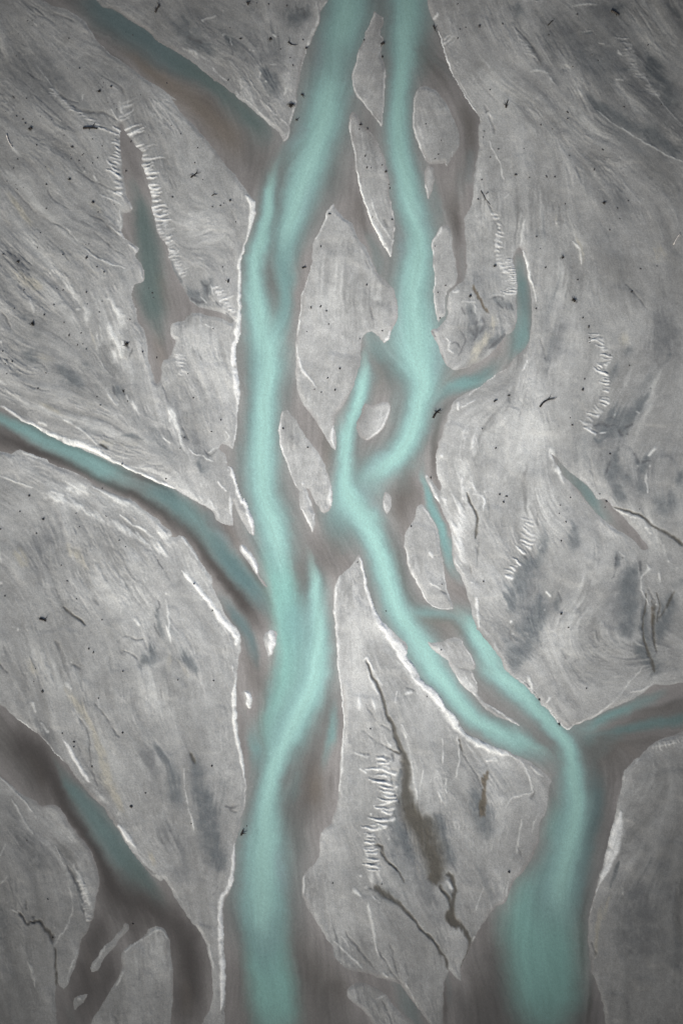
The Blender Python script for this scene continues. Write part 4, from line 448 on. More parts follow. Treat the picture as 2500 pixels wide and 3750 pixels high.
def lic(N, n):
    acc = N.copy(); I0, J0 = np.meshgrid(np.arange(NX, dtype=np.float32), np.arange(NY, dtype=np.float32))
    for sgn in (1, -1):
        I, J = I0.copy(), J0.copy()
        for s in range(n):
            ii = I.astype(np.int32); jj = J.astype(np.int32)
            I = np.clip(I + sgn * VX[jj, ii], 0, NX - 1); J = np.clip(J + sgn * VY[jj, ii], 0, NY - 1)
            acc += N[J.astype(np.int32), I.astype(np.int32)]
    acc -= acc.mean(); return acc / acc.std()
def drift(A, D):
    """carry a field along the local flow by D site units"""
    I = np.clip(np.interp(GX + VX * D, X, np.arange(NX)), 0, NX - 1.01); J = np.clip(np.interp(GY + VY * D, Y, np.arange(NY)), 0, NY - 1.01)
    i, j = I.astype(int), J.astype(int); f = (I - i).astype(np.float32); h = (J - j).astype(np.float32)
    if A.ndim == 3: f, h = f[..., None], h[..., None]
    return A[j, i] * (1 - f) * (1 - h) + A[j, i + 1] * f * (1 - h) + A[j + 1, i] * (1 - f) * h + A[j + 1, i + 1] * f * h
def streamed(A, n, step=1.0):
    """average along the flow, as moving water draws everything out"""
    acc = A.copy(); I0, J0 = np.meshgrid(np.arange(NX, dtype=np.float32), np.arange(NY, dtype=np.float32))
    for sgn in (step, -step):
        I, J = I0.copy(), J0.copy()
        for q in range(n):
            ii = I.astype(np.int32); jj = J.astype(np.int32)
            I = np.clip(I + sgn * VX[jj, ii], 0, NX - 1); J = np.clip(J + sgn * VY[jj, ii], 0, NY - 1)
            acc += A[J.astype(np.int32), I.astype(np.int32)]
    return acc / (2 * n + 1)
grain_f = lic(rng.standard_normal((NY, NX)).astype(np.float32), 5)
grain_m = lic(vnoise(7, 21), 16)
grain_c = lic(vnoise(31, 22, 2), 40)
blot = vnoise(120, 23, 4)

# ---- painting in sediment / turbidity space (sRGB grey levels) ----
tw = tone[..., None]  # the vignette darkening in tone dims silt and water colours alike
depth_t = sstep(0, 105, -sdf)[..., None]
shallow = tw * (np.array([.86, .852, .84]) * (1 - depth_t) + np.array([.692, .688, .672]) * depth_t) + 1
water = (shallow * (1 + .05 * blot[..., None] + .05 * vnoise(38, 93, 3)[..., None] + .03 * grain_m[..., None])).astype(np.float32)
turb = np.zeros((NY, NX), np.float32)
FK = {  # multipliers on tone, opacity, inner fraction, outer fraction
 'q': ((.86, 1.17, 1.12), .92, .4, 1.35), 'K': ((.60, .585, .565), .72, .0, 1.6), 'N': ((.77, .725, .665), .75, .1, 1.5), 'S': ((.9, .89, .88), .8, .3, 1.3), 'L': ((.86, .97, 1.01), .6, .0, 1.6),
 'U': ((.58, .74, .755), .7, .1, 1.6), 'G': ((.66, .82, .815), .85, .1, 1.6), 'e': ((.585, .69, .675), .85, .15, 1.5), 't': ((.78, 1.02, 1.01), .85, .2, 1.6), 'T': ((.88, 1.13, 1.115), .96, .2, 1.7)}
WIDEN = {'T': 1.22, 't': 1.15, 'G': 1.12, 'U': 1.1, 'e': 1.1}
def fade_ends(st, k):
    """threads thin out towards both ends"""
    st = st.copy()
    d = np.r_[0, np.cumsum(np.hypot(*np.diff(st[:, :2], axis=0).T))]
    e = np.minimum(d, d[-1] - d); n = k * st[:, 2].mean()
    st[:, 2] *= .5 + .5 * sstep(0, n, e)
    return np.c_[st, sstep(0, n, e)] if k < 3 else st
def field(st, inner, outer):
    """coverage of one stroke on its bounding window"""
    if len(st) == 1: st = np.concatenate([st, st + np.r_[.5, np.zeros(st.shape[1] - 1)]])
    R = st[:, 2].max() * outer + 2.5
    i0 = np.searchsorted(X, st[:, 0].min() - R); i1 = np.searchsorted(X, st[:, 0].max() + R)
    j0 = np.searchsorted(Y, st[:, 1].min() - R); j1 = np.searchsorted(Y, st[:, 1].max() + R)
    if i1 <= i0 or j1 <= j0: return None
    A = np.zeros((j1 - j0, i1 - i0), np.float32)
    for p, q in zip(st[:-1], st[1:]):
        Rs = max(p[2], q[2]) * outer + 2
        r = seg_dist(p[0], p[1], q[0], q[1], Rs)
        if r is None: continue
        a0, a1, b0, b1, d, t = r
        a = d / np.maximum(p[2] + (q[2] - p[2]) * t, .5)
        c = 1 - sstep(inner, outer, a)
        if len(p) > 3: c = c * (p[3] + (q[3] - p[3]) * t)
        s = A[b0 - j0:b1 - j0, a0 - i0:a1 - i0]
        np.maximum(s, c, out=s)
    return i0, i1, j0, j1, A
jit = vnoise(16, 41, 2); jit2 = vnoise(45, 42, 2)
for key in ('K', 'N', 'G', 'U', 'e', 'q', 't', 'T', 'L', 'S'):
    mul, op, inn, outr = FK[key]
    for st in parse(FLOW[key]):
        st = smooth(st, False); st[:, 2] *= WIDEN.get(key, 1.0)
        if len(st) > 1 and key != 'S': st = fade_ends(st, 2.3)
        if key == 'T':   # dilute milky margin round each main thread
            hl = st.copy(); hl[:, 2] *= 1.75
            i0, i1, j0, j1, a = field(hl, .1, 1.7)
            w = water[j0:j1, i0:i1]; w += (tw[j0:j1, i0:i1] * np.array((.74, .865, .86)) - w) * (a * .65)[..., None]
            s = turb[j0:j1, i0:i1]; np.maximum(s, a * .55, out=s)
        r = field(st, inn, outr)
        if r is None: continue
        i0, i1, j0, j1, a = r
        if key == 'K': mul = (.47, .455, .44) if st[:, 0].mean() < 870 else (.60, .585, .56)
        a = (a * (.9 if key == 'K' and mul[0] < .6 else .84 if key == 'K' else op))[..., None]
        w = water[j0:j1, i0:i1]
        w += (tw[j0:j1, i0:i1] * np.array(mul) - w) * a
        if key == 'T':   # the fastest, siltiest core
            hl = st.copy(); hl[:, 2] *= .62
            k0, k1, l0, l1, c = field(hl, .0, 1.7)
            w = water[l0:l1, k0:k1]; w += (tw[l0:l1, k0:k1] * np.array((1.0, 1.255, 1.20)) - w) * (c * .7)[..., None]
        if key in 'GUetTLq':
            s = turb[j0:j1, i0:i1]; np.maximum(s, a[..., 0], out=s)

water = streamed(water, 9, 2.2)
water = drift(water, 2.5 * grain_m + 8 * jit2)
turb = np.clip(drift(turb, 5 * grain_m + 10 * jit2), 0, 1)
silt = lic(vnoise(11, 91, 2), 30)
water *= (1 + .008 * grain_c + .011 * silt)[..., None]

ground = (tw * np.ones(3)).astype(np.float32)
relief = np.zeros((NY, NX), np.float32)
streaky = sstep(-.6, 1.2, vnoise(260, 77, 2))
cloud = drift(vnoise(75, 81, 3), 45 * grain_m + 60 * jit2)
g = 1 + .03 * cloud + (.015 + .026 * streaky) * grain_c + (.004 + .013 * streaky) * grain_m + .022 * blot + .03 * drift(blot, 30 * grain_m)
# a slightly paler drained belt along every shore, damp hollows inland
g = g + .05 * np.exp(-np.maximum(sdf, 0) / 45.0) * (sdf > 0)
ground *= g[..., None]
MK = {'H': ((1.2, 1.2, 1.195), .9, .0, 1.6, .02), 'M': ((.76, .77, .785), .85, .0, 1.6, -.03), 'Z': ((.6, .61, .63), .85, .15, 1.45, -.07), 'Q': ((.54, .525, .495), .9, .05, 1.6, -.2),
      'W': ((.66, .69, .715), .85, .0, 1.75, -.05), 'w': ((.82, .835, .85), .75, .1, 1.5, -.03), 'B': ((.62, .565, .49), .8, .3, 1.4, -.08), 'C': ((1.15, 1.12, 1.05), .8, .2, 1.4, .02),
      'p': ((1.14, 1.14, 1.14), .8, .1, 1.5, .03), 'D': ((.6, .6, .6), .55, .0, 1.6, -.2), 'P': ((1.42, 1.42, 1.41), .85, .3, 1.4, .14), 'R': ((1.45, 1.45, 1.44), .97, .45, 1.3, .1)}
smear = 12 * grain_m + 16 * jit2
for key in ('M', 'H', 'w', 'p', 'C', 'W', 'B', 'Z', 'D', 'Q', 'P', 'R'):
    mul, op, inn, outr, dh = MK[key]
    thin = np.zeros((NY, NX), np.float32); wide = thin.copy()
    for st in parse(MARK[key]):
        st = smooth(st, False)
        if key == 'R': st[:, 2] *= 1.2
        if key == 'W': st[:, 2] *= 1.25
        big = st[:, 2].mean() > {'P': 6.5, 'R': 99, 'W': 8.5, 'Z': 99}.get(key, 5.2) or key in 'wpCHM'
        if len(st) > 4 and not big: st = fade_ends(st, 4.0)
        elif len(st) > 4: st = fade_ends(st, 1.0)
        r = field(st, *((.0, 1.65) if key == 'P' and big else (inn, outr)))
        if r is None: continue
        i0, i1, j0, j1, a = r
        L = wide if big else thin
        s_ = L[j0:j1, i0:i1]; np.maximum(s_, a, out=s_)
    if wide.max() > 0:
        wide = drift(wide, smear * {'H': 2.2, 'M': 2.2, 'w': 1.2, 'p': 1.2, 'W': .5, 'C': .7, 'P': .8}.get(key, .3))
        # the edges break up into washed-out streaks and blotches
        if key not in 'QBD': wide = streamed(wide, 5, .9 if key == 'W' else 1.6 if key in 'CP' else 2.6)
        n = (.3 if key == 'Q' else .8 if key == 'W' else 1.0) * (.20 * jit + .22 * jit2 + .20 * grain_m + .12 * blot)
        wide = sstep(*((-.12, 1.2) if key == 'W' else (-.02, 1.02)), wide * (1 + .35 * n) + n * .42 * np.minimum(1, wide * 3) * (wide > .01)) if key not in 'wpHM' else np.clip(wide * (1 + 1.1 * n), 0, 1)
    thin = np.clip(thin * {'P': .75, 'D': .85}.get(key, 1) * (1 + .3 * jit + .2 * jit2 + .12 * grain_f), 0, 1)
    a = np.maximum(wide, thin)
    relief += dh * a
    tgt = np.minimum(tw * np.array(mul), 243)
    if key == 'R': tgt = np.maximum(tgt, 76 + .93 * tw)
    ground += ((tgt - ground) * (a * op)[..., None]).astype(np.float32)
def along(P, s):
    d = np.hypot(np.diff(P[:, 0]), np.diff(P[:, 1])); c = np.r_[0, np.cumsum(d)]
    return np.interp(s, c, P[:, 0]), np.interp(s, c, P[:, 1]), c[-1]
for txt, (dx, dy), lo, hi, sp, stg in COMB:
    stg = min(1.25, stg * 1.3)
    base = smooth(parse(txt)[0], False); tot = along(base, 0)[2]
    l = math.hypot(dx, dy); dx, dy = dx / l, dy / l
    s = 0.0; sp *= TS
    while s < tot:
        x, y, _ = along(base, s)
        L = (lo + (hi - lo) * random.random()**1.6) * TS * random.uniform(.6, 1.05); a = random.gauss(0, .13 if stg < 1.2 else .07)
        ux, uy = dx * math.cos(a) - dy * math.sin(a), dx * math.sin(a) + dy * math.cos(a)
        b = random.uniform(-.12, .12) * L
        o = random.uniform(-.1, .25) * L; hw = sp * random.uniform(.34, .62)
        if random.random() < .14: s += sp * .8; continue
        sg_ = stg * (random.uniform(.45, 1.05) if stg < 1.2 else random.uniform(.8, 1.05))
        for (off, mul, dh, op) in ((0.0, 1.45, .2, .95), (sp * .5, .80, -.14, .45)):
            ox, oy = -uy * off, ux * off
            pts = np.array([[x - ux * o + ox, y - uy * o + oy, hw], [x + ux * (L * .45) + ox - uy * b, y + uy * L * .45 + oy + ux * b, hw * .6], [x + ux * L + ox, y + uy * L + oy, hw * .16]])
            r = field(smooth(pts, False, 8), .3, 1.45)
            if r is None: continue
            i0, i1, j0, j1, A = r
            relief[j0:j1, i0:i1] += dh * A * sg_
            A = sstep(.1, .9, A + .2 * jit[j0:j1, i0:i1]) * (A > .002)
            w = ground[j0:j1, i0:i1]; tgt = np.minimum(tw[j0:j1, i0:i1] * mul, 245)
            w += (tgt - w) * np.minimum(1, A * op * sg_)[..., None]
        s += sp * random.uniform(.75, 1.3)

# ---- natural raggedness: resample everything through a small domain warp ----
wxf = (vnoise(60, 51) * 2.2 + vnoise(20, 52) * 1.5 + vnoise(9, 53) * .8); wyf = (vnoise(60, 54) * 2.2 + vnoise(20, 55) * 1.5 + vnoise(9, 56) * .8)
QI = np.interp(GX + wxf, X, np.arange(NX)); QJ = np.interp(GY + wyf, Y, np.arange(NY))
qi = np.clip(QI.astype(int), 0, NX - 2); qj = np.clip(QJ.astype(int), 0, NY - 2)
fi = (QI - qi).astype(np.float32); fj = (QJ - qj).astype(np.float32)
def warp(A):
    f, h = (fi, fj) if A.ndim == 2 else (fi[..., None], fj[..., None])
    return A[qj, qi] * (1 - f) * (1 - h) + A[qj, qi + 1] * f * (1 - h) + A[qj + 1, qi] * (1 - f) * h + A[qj + 1, qi + 1] * f * h
sdf = warp(sdf); ground = warp(ground); relief = warp(relief); water = warp(water); turb = warp(turb)
pale = np.clip(ground.mean(2) / tone - 1, 0, .5)
ground *= (1 + .008 * grain_f + .026 * rng.standard_normal((NY, NX)))[..., None]
ground *= np.array([.988, 1.006, 1.0])
water *= (1 + .024 * rng.standard_normal((NY, NX)) + .008 * grain_f)[..., None]
# drowned sediment close to the shore is damp
wfr = sstep(-.2, 1.3, vnoise(150, 71, 2))
damp = (sstep(0, 1, np.clip((4 + 20 * wfr - sdf) / (11 + 30 * wfr), 0, 1)) * (1 - sstep(.08, .25, pale)))[..., None]
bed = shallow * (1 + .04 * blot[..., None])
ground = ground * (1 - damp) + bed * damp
# ---- heights ----
rough_n = vnoise(12, 61, 2) * .010 + vnoise(60, 62, 2) * .035 + (grain_m * .007 + grain_c * .085 + cloud * .09) * (.4 + .7 * streaky) * blur(net(SCULPT, fx, fy), ker) * 1.3
z_land = .015 + (.10 + .16 * sstep(-.3, .8, vnoise(90, 91, 2))) * sstep(0, 16, sdf) + .2 * sstep(8, 170, sdf) + relief + rough_n * sstep(0, 20, sdf)
z_land = np.maximum(z_land, .012 + .03 * sstep(0, 6, sdf))
z_bed = -.015 - .85 * sstep(0, 70, -sdf) - .35 * turb * sstep(0, 30, -sdf)
Z = np.where(sdf > 0, z_land, z_bed).astype(np.float32)

def lin(c):
    c = np.clip(c, 4, 250) / 255.0
    return np.where(c <= .04045, c / 12.92, ((c + .055) / 1.055)**2.4)
WX = (GX - 1250) * .1; WY = (1875 - GY) * .1

def make_mesh(name, mask, zz, cols):
    """grid faces where mask is true -> one smooth mesh with point attributes"""
    j, i = np.nonzero(mask)
    v00 = j * NX + i
    quads = np.stack([v00, v00 + NX, v00 + NX + 1, v00 + 1], 1)
    used = np.zeros(NX * NY, bool); used[quads.ravel()] = True
    idx = np.cumsum(used) - 1; nv = int(used.sum()); nf = len(quads)
    me = bpy.data.meshes.new(name)
    me.vertices.add(nv); me.loops.add(nf * 4); me.polygons.add(nf)
    co = np.stack([WX.ravel()[used], WY.ravel()[used], zz.ravel()[used]], 1).astype(np.float32)
    me.vertices.foreach_set('co', co.ravel())
    me.loops.foreach_set('vertex_index', idx[quads].ravel().astype(np.int32))
    me.polygons.foreach_set('loop_start', np.arange(0, nf * 4, 4, dtype=np.int32))
    me.polygons.foreach_set('use_smooth', np.ones(nf, bool))
    me.update(calc_edges=True)
    for nm, arr in cols.items():
        if arr.ndim == 3:
            a = me.attributes.new(nm, 'FLOAT_COLOR', 'POINT')
            q = np.ones((nv, 4), np.float32); q[:, :3] = arr.reshape(-1, 3)[used]
            a.data.foreach_set('color', q.ravel())
        else:
            a = me.attributes.new(nm, 'FLOAT', 'POINT')
            a.data.foreach_set('value', arr.ravel()[used].astype(np.float32))
    return me

COL = bpy.context.scene.collection
def link(name, me, mat, **props):
    o = bpy.data.objects.new(name, me); COL.objects.link(o)
    if me is not None and mat is not None and not me.materials: me.materials.append(mat)
    for k_, v_ in props.items(): o[k_] = v_
    return o

# ---- materials ----
def nodes_of(name):
    m = bpy.data.materials.new(name); m.use_nodes = True
    nt = m.node_tree; b = nt.nodes['Principled BSDF']
    return m, nt, b
def silt_material():
    m, nt, b = nodes_of('glacial_silt'); N, L = nt.nodes.new, nt.links.new
    at = N('ShaderNodeAttribute'); at.attribute_name = 'sediment'
    tc = N('ShaderNodeTexCoord')
    n1 = N('ShaderNodeTexNoise'); n1.inputs['Scale'].default_value = 2.2; n1.inputs['Detail'].default_value = 4; n1.inputs['Roughness'].default_value = .75
    n2 = N('ShaderNodeTexNoise'); n2.inputs['Scale'].default_value = .32; n2.inputs['Detail'].default_value = 5
    for n in (n1, n2): L(tc.outputs['Object'], n.inputs['Vector'])
    r1 = N('ShaderNodeMapRange'); r1.inputs['From Min'].default_value = .3; r1.inputs['From Max'].default_value = .7; r1.inputs['To Min'].default_value = .80; r1.inputs['To Max'].default_value = 1.20
    r2 = N('ShaderNodeMapRange'); r2.inputs['From Min'].default_value = .3; r2.inputs['From Max'].default_value = .7; r2.inputs['To Min'].default_value = .92; r2.inputs['To Max'].default_value = 1.08
    L(n1.outputs['Fac'], r1.inputs['Value']); L(n2.outputs['Fac'], r2.inputs['Value'])
    mu = N('ShaderNodeMath'); mu.operation = 'MULTIPLY'; L(r1.outputs[0], mu.inputs[0]); L(r2.outputs[0], mu.inputs[1])
    vm = N('ShaderNodeVectorMath'); vm.operation = 'SCALE'; L(at.outputs['Color'], vm.inputs[0]); L(mu.outputs[0], vm.inputs['Scale'])
    L(vm.outputs[0], b.inputs['Base Color'])
    b.inputs['Roughness'].default_value = .82; b.inputs['Specular IOR Level'].default_value = .25
    bp = N('ShaderNodeBump'); bp.inputs['Strength'].default_value = .5; bp.inputs['Distance'].default_value = .06
    L(n1.outputs['Fac'], bp.inputs['Height']); L(bp.outputs[0], b.inputs['Normal'])
    return m
def water_material():
    m, nt, b = nodes_of('glacial_meltwater'); N, L = nt.nodes.new, nt.links.new
    at = N('ShaderNodeAttribute'); at.attribute_name = 'silt_load'
    tc = N('ShaderNodeTexCoord')
    mp = N('ShaderNodeMapping'); mp.inputs['Scale'].default_value = (1.0, .55, 1)
    L(tc.outputs['Object'], mp.inputs['Vector'])
    n1 = N('ShaderNodeTexNoise'); n1.inputs['Scale'].default_value = 1.8; n1.inputs['Detail'].default_value = 4; n1.inputs['Roughness'].default_value = .7
    L(mp.outputs[0], n1.inputs['Vector'])
    r1 = N('ShaderNodeMapRange'); r1.inputs['From Min'].default_value = .3; r1.inputs['From Max'].default_value = .7; r1.inputs['To Min'].default_value = .92; r1.inputs['To Max'].default_value = 1.08
    L(n1.outputs['Fac'], r1.inputs['Value'])
    vm = N('ShaderNodeVectorMath'); vm.operation = 'SCALE'; L(at.outputs['Color'], vm.inputs[0]); L(r1.outputs[0], vm.inputs['Scale'])
    L(vm.outputs[0], b.inputs['Base Color'])
    b.inputs['Roughness'].default_value = .28; b.inputs['IOR'].default_value = 1.333
    bp = N('ShaderNodeBump'); bp.inputs['Strength'].default_value = .35; bp.inputs['Distance'].default_value = .05
    L(n1.outputs['Fac'], bp.inputs['Height']); L(bp.outputs[0], b.inputs['Normal'])
    return m
def solid_material(name, c0, c1, scale, rough=.85):
    m, nt, b = nodes_of(name); N, L = nt.nodes.new, nt.links.new
    tc = N('ShaderNodeTexCoord'); n = N('ShaderNodeTexNoise'); n.inputs['Scale'].default_value = scale; n.inputs['Detail'].default_value = 5
    L(tc.outputs['Object'], n.inputs['Vector'])
    cr = N('ShaderNodeValToRGB'); cr.color_ramp.elements[0].position = .3; cr.color_ramp.elements[1].position = .72
    cr.color_ramp.elements[0].color = (*c0, 1); cr.color_ramp.elements[1].color = (*c1, 1)
    L(n.outputs['Fac'], cr.inputs['Fac']); L(cr.outputs[0], b.inputs['Base Color'])
    b.inputs['Roughness'].default_value = rough; b.inputs['Specular IOR Level'].default_value = .2
    return m
SILT = silt_material(); WATER = water_material()
STONE = solid_material('dark_basalt', (.02, .02, .021), (.09, .09, .09), 3.0)
WOOD = solid_material('wet_driftwood', (.010, .009, .008), (.05, .046, .042), 2.0)
BLEACHED = solid_material('bleached_driftwood', (.30, .29, .27), (.62, .60, .57), 3.0)

# ---- ground and sandbars ----
reg = region.copy()
for _ in range(4):
    p = np.pad(reg, 1, 'edge'); mx = reg
    for dj in (0, 1, 2):
        for di in (0, 1, 2):
            mx = np.maximum(mx, p[dj:dj + NY, di:di + NX])
    reg = np.where((reg == 0) & ~land, mx, reg)
fr = reg[:-1, :-1]
gcol = {'sediment': lin(ground).astype(np.float32)}
link('ground', make_mesh('ground', fr == 0, Z, gcol), SILT, kind='structure', label='pale grey glacial silt flats cut by braided channels')
BARLAB = {
 'spindle_bar': 'slim spindle-shaped silt bar between the two channels at the top edge', 'long_bar': 'long pointed silt bar with white rims tapering to a tip below the spindle bar',
 'oval_bar': 'rounded oval silt bar ringed by a dark side channel', 'tear_bar': 'tiny pale teardrop silt bar just below the rounded oval bar', 'great_bar': 'largest silt island, teardrop shaped, with a white rim along one flank',
 'strip_bar': 'narrow strip of silt with a white edge beside the turquoise channel', 'islet': 'very small pale islet in dark shallows', 'heart_bar': 'heart-shaped silt bar between two turquoise threads',
 'leaf_bar': 'leaf-shaped silt island ending in a white spike', 'splinter_bar': 'white splinter-shaped bar in the dark side stream', 'tooth_bar': 'white tooth-shaped bar where the side stream joins',
 'bean_bar': 'small white bean-shaped bar in grey shallows', 'kite_bar': 'kite-shaped silt island along the narrow green thread', 'wing_bar': 'wing-shaped silt bar between two merging turquoise arms',
 'delta_bar': 'broad pale silt lobe embraced by dark brown water', 'finger_bar': 'thin finger of silt in the dark brown stream mouth', 'wedge_bar': 'tiny pale wedge of silt in the dark brown stream mouth'}
for q, nm in enumerate(BARS):
    mk = fr == q + 1
    if mk.any(): link('sandbar', make_mesh('sandbar', mk, Z, gcol), SILT, kind='structure', label=BARLAB[nm])

# ---- water ----
wcol = {'silt_load': lin(water).astype(np.float32)}
lo = np.minimum(np.minimum(sdf[:-1, :-1], sdf[1:, :-1]), np.minimum(sdf[:-1, 1:], sdf[1:, 1:]))
wet = lo < 4
pm = np.zeros((NY, NX), np.int8)
for q, nm in enumerate(pools): pm[pools[nm]] = q + 1
for _ in range(5):
    p = np.pad(pm, 1, 'edge')
    pm = np.max([p[dj:dj + NY, di:di + NX] for dj in (0, 1, 2) for di in (0, 1, 2)], 0)
fp = pm[:-1, :-1]
Z0 = np.zeros((NY, NX), np.float32)
link('river', make_mesh('river', wet & (fp == 0), Z0, wcol), WATER, kind='structure', label='braided turquoise glacial river with grey shallows')
PL = {'pond': ('water', 'still grey-green backwater between feathered silt banks'), 'rill': ('water', 'narrow green rill draining the silt flat')}
for q, nm in enumerate(pools):
    mk = wet & (fp == q + 1)
    if mk.any(): link(PL[nm][0], make_mesh(nm, mk, Z0, wcol), WATER, kind='structure', label=PL[nm][1])
# ---- stranded things ----
def height_at(x, y):
    return float(Z[np.clip(np.searchsorted(Y, y), 0, NY - 1), np.clip(np.searchsorted(X, x), 0, NX - 1)])
def site(tok):
    t, p = tok.split(); v = [float(q) for q in p.split(',')]
    return COLX[t[0]] + v[0] * TS, ROWY[int(t[1])] + v[1] * TS
def world_pt(x, y, dz=0.0):
    return ((x - 1250) * .1, (1875 - y) * .1, max(height_at(x, y), -.05) + dz)
def finish(bm, name):
    for f in bm.faces: f.smooth = True
    me = bpy.data.meshes.new(name); bm.to_mesh(me); bm.free(); return me
def rock_into(bm, c, r, seed, flat=.7, sub=2):
    rr = random.Random(seed)
    g = bmesh.ops.create_icosphere(bm, subdivisions=sub, radius=1.0)
    ks = [(rr.uniform(-1, 1), rr.uniform(-1, 1), rr.uniform(-1, 1), rr.uniform(.2, .5)) for _ in range(9)]
    sx, sy = rr.uniform(.75, 1.3), rr.uniform(.75, 1.2); a = rr.uniform(0, 6.28)
    for v in g['verts']:
        p = v.co.normalized(); d = 1.0
        for kx, ky, kz, h in ks:
            l = math.sqrt(kx * kx + ky * ky + kz * kz) + 1e-6
            d -= max(0.0, (p.x * kx + p.y * ky + p.z * kz) / l - (.62 + h * .4)) * 1.1     # planed-off facets
        d += .06 * math.sin(p.x * 7 + ks[0][0] * 9) * math.sin(p.y * 6 + ks[1][1] * 9)
        x, y, z = p.x * d * sx, p.y * d * sy, p.z * d * flat
        v.co = (c[0] + r * (x * math.cos(a) - y * math.sin(a)), c[1] + r * (x * math.sin(a) + y * math.cos(a)), c[2] + r * z)
def limb_into(bm, pts, radii, seg=8, seed=0):
    """tapered, knotted tube along points"""
    rr = random.Random(seed); rings = []
    P = [Vector(p) for p in pts]
    for i, p in enumerate(P):
        t = (P[min(i + 1, len(P) - 1)] - P[max(i - 1, 0)]).normalized()
        u = t.cross(Vector((0, 0, 1)));  u = u.normalized() if u.length > 1e-3 else Vector((1, 0, 0)); w = u.cross(t)
        rings.append([bm.verts.new(p + (u * math.cos(6.2832 * k / seg) + w * math.sin(6.2832 * k / seg)) * radii[i] * rr.uniform(.82, 1.18)) for k in range(seg)])
    for a, b in zip(rings[:-1], rings[1:]):
        for k in range(seg): bm.faces.new((a[k], a[(k + 1) % seg], b[(k + 1) % seg], b[k]))
    bm.faces.new(rings[0][::-1]); bm.faces.new(rings[-1])
from mathutils import Vector
def thing(name, label, cat, loc, rz=0.0, group=None):
    o = bpy.data.objects.new(name, None); COL.objects.link(o); o.location = loc; o.rotation_euler = (0, 0, rz); o.empty_display_size = .3
    o['label'] = label; o['category'] = cat
    if group: o['group'] = group
    return o
def part(name, bm, mat, parent):
    o = link(name, finish(bm, name), mat); o.parent = parent; return o

def log(tok0, tok1, rad, label, stubs=2, mat=None, bend=.05, name='driftwood_log', dz=0.0):
    x0, y0 = site(tok0); x1, y1 = site(tok1); mx, my = (x0 + x1) / 2, (y0 + y1) / 2
    L = math.hypot(x1 - x0, y1 - y0) * .1; rz = math.atan2(-(y1 - y0), x1 - x0); mat = mat or WOOD
    t = thing(name, label, 'driftwood', world_pt(mx, my, dz), rz); rr = random.Random(int(mx * 7 + my))
    bm = bmesh.new(); n = 9; pts = []; ra = []
    for i in range(n):
        s = i / (n - 1); pts.append(((s - .5) * L, bend * L * (math.sin(s * 3.14) - .5) + rr.uniform(-.02, .02) * L * .3, rad * .75)); ra.append(rad * (1.15 - .55 * s))
    limb_into(bm, pts, ra, 9, int(mx)); part('trunk', bm, mat, t)
    for k in range(stubs):
        s = rr.uniform(.2, .9); sg = rr.choice((-1, 1)); b = Vector(pts[int(s * (n - 1))]); d = Vector((rr.uniform(.2, .7), sg, rr.uniform(.1, .5))).normalized(); l = rad * rr.uniform(2.5, 6)
        bm = bmesh.new(); limb_into(bm, [b, b + d * l * .5, b + d * l + Vector((.05 * l, 0, .1 * l))], [rad * .5, rad * .35, rad * .15], 6, k); part('branch_stub', bm, mat, t)
    return t
def snag(tok, size, label, sticks=6, rz=0.0, name='driftwood_snag', lumps=5, dz=0.0):
    """a root mass stranded on the flat: matted lump with prongs and a stub of trunk"""
    x, y = site(tok); rr = random.Random(int(x * 13 + y)); t = thing(name, label, 'driftwood', world_pt(x, y, dz), rz)
    bm = bmesh.new()
    for k in range(lumps):
        a = rr.uniform(0, 6.28); d = rr.uniform(0, .55) * size; rock_into(bm, (d * math.cos(a), d * math.sin(a), size * .18), size * rr.uniform(.25, .5), rr.random(), .75, 2)
    part('root_mass', bm, WOOD, t)
    for k in range(sticks):
        a = rr.uniform(0, 6.28); l = size * rr.uniform(.8, 1.7); z = size * rr.uniform(.1, .5); b = rr.uniform(-.4, .4)
        bm = bmesh.new(); limb_into(bm, [(0, 0, z), (math.cos(a) * l * .5, math.sin(a) * l * .5, z + .15 * size), (math.cos(a + b) * l, math.sin(a + b) * l, z * .5)], [size * .11, size * .075, size * .03], 6, k); part('root', bm, WOOD, t)
    return t
def branch(toks, rad, label, twigs=3, mat=None):
    P = [site(q) for q in toks]; mat = mat or WOOD; cx_, cy_ = P[len(P) // 2]; o = world_pt(cx_, cy_); t = thing('driftwood_branch', label, 'driftwood', o)
    q = smooth(np.array([(a, b, 1) for a, b in P], float), False, 6)
    pts = [((a - cx_) * .1, -(b - cy_) * .1, rad * .9 + height_at(a, b) - height_at(cx_, cy_)) for a, b, _ in q]; n = len(pts)
    bm = bmesh.new(); limb_into(bm, pts, [rad * (1.1 - .7 * i / (n - 1)) for i in range(n)], 7, 3); part('stem', bm, mat, t); rr = random.Random(int(cx_))
    for k in range(twigs):
        b = Vector(pts[rr.randrange(1, n - 1)]); a = rr.uniform(0, 6.28); l = rad * rr.uniform(5, 10); bm = bmesh.new()
        limb_into(bm, [b, b + Vector((math.cos(a) * l * .5, math.sin(a) * l * .5, .1 * l)), b + Vector((math.cos(a + .3) * l, math.sin(a + .3) * l, .05 * l))], [rad * .5, rad * .35, rad * .12], 6, k); part('twig', bm, mat, t)
    return t
def boulder(tok, r, label, seed, name='boulder'):
    x, y = site(tok); bm = bmesh.new(); rock_into(bm, (0, 0, r * .25), r, seed, .7, 3)
    o = link(name, finish(bm, name), STONE); o.location = world_pt(x, y); o['label'] = label; o['category'] = 'boulder'; return o

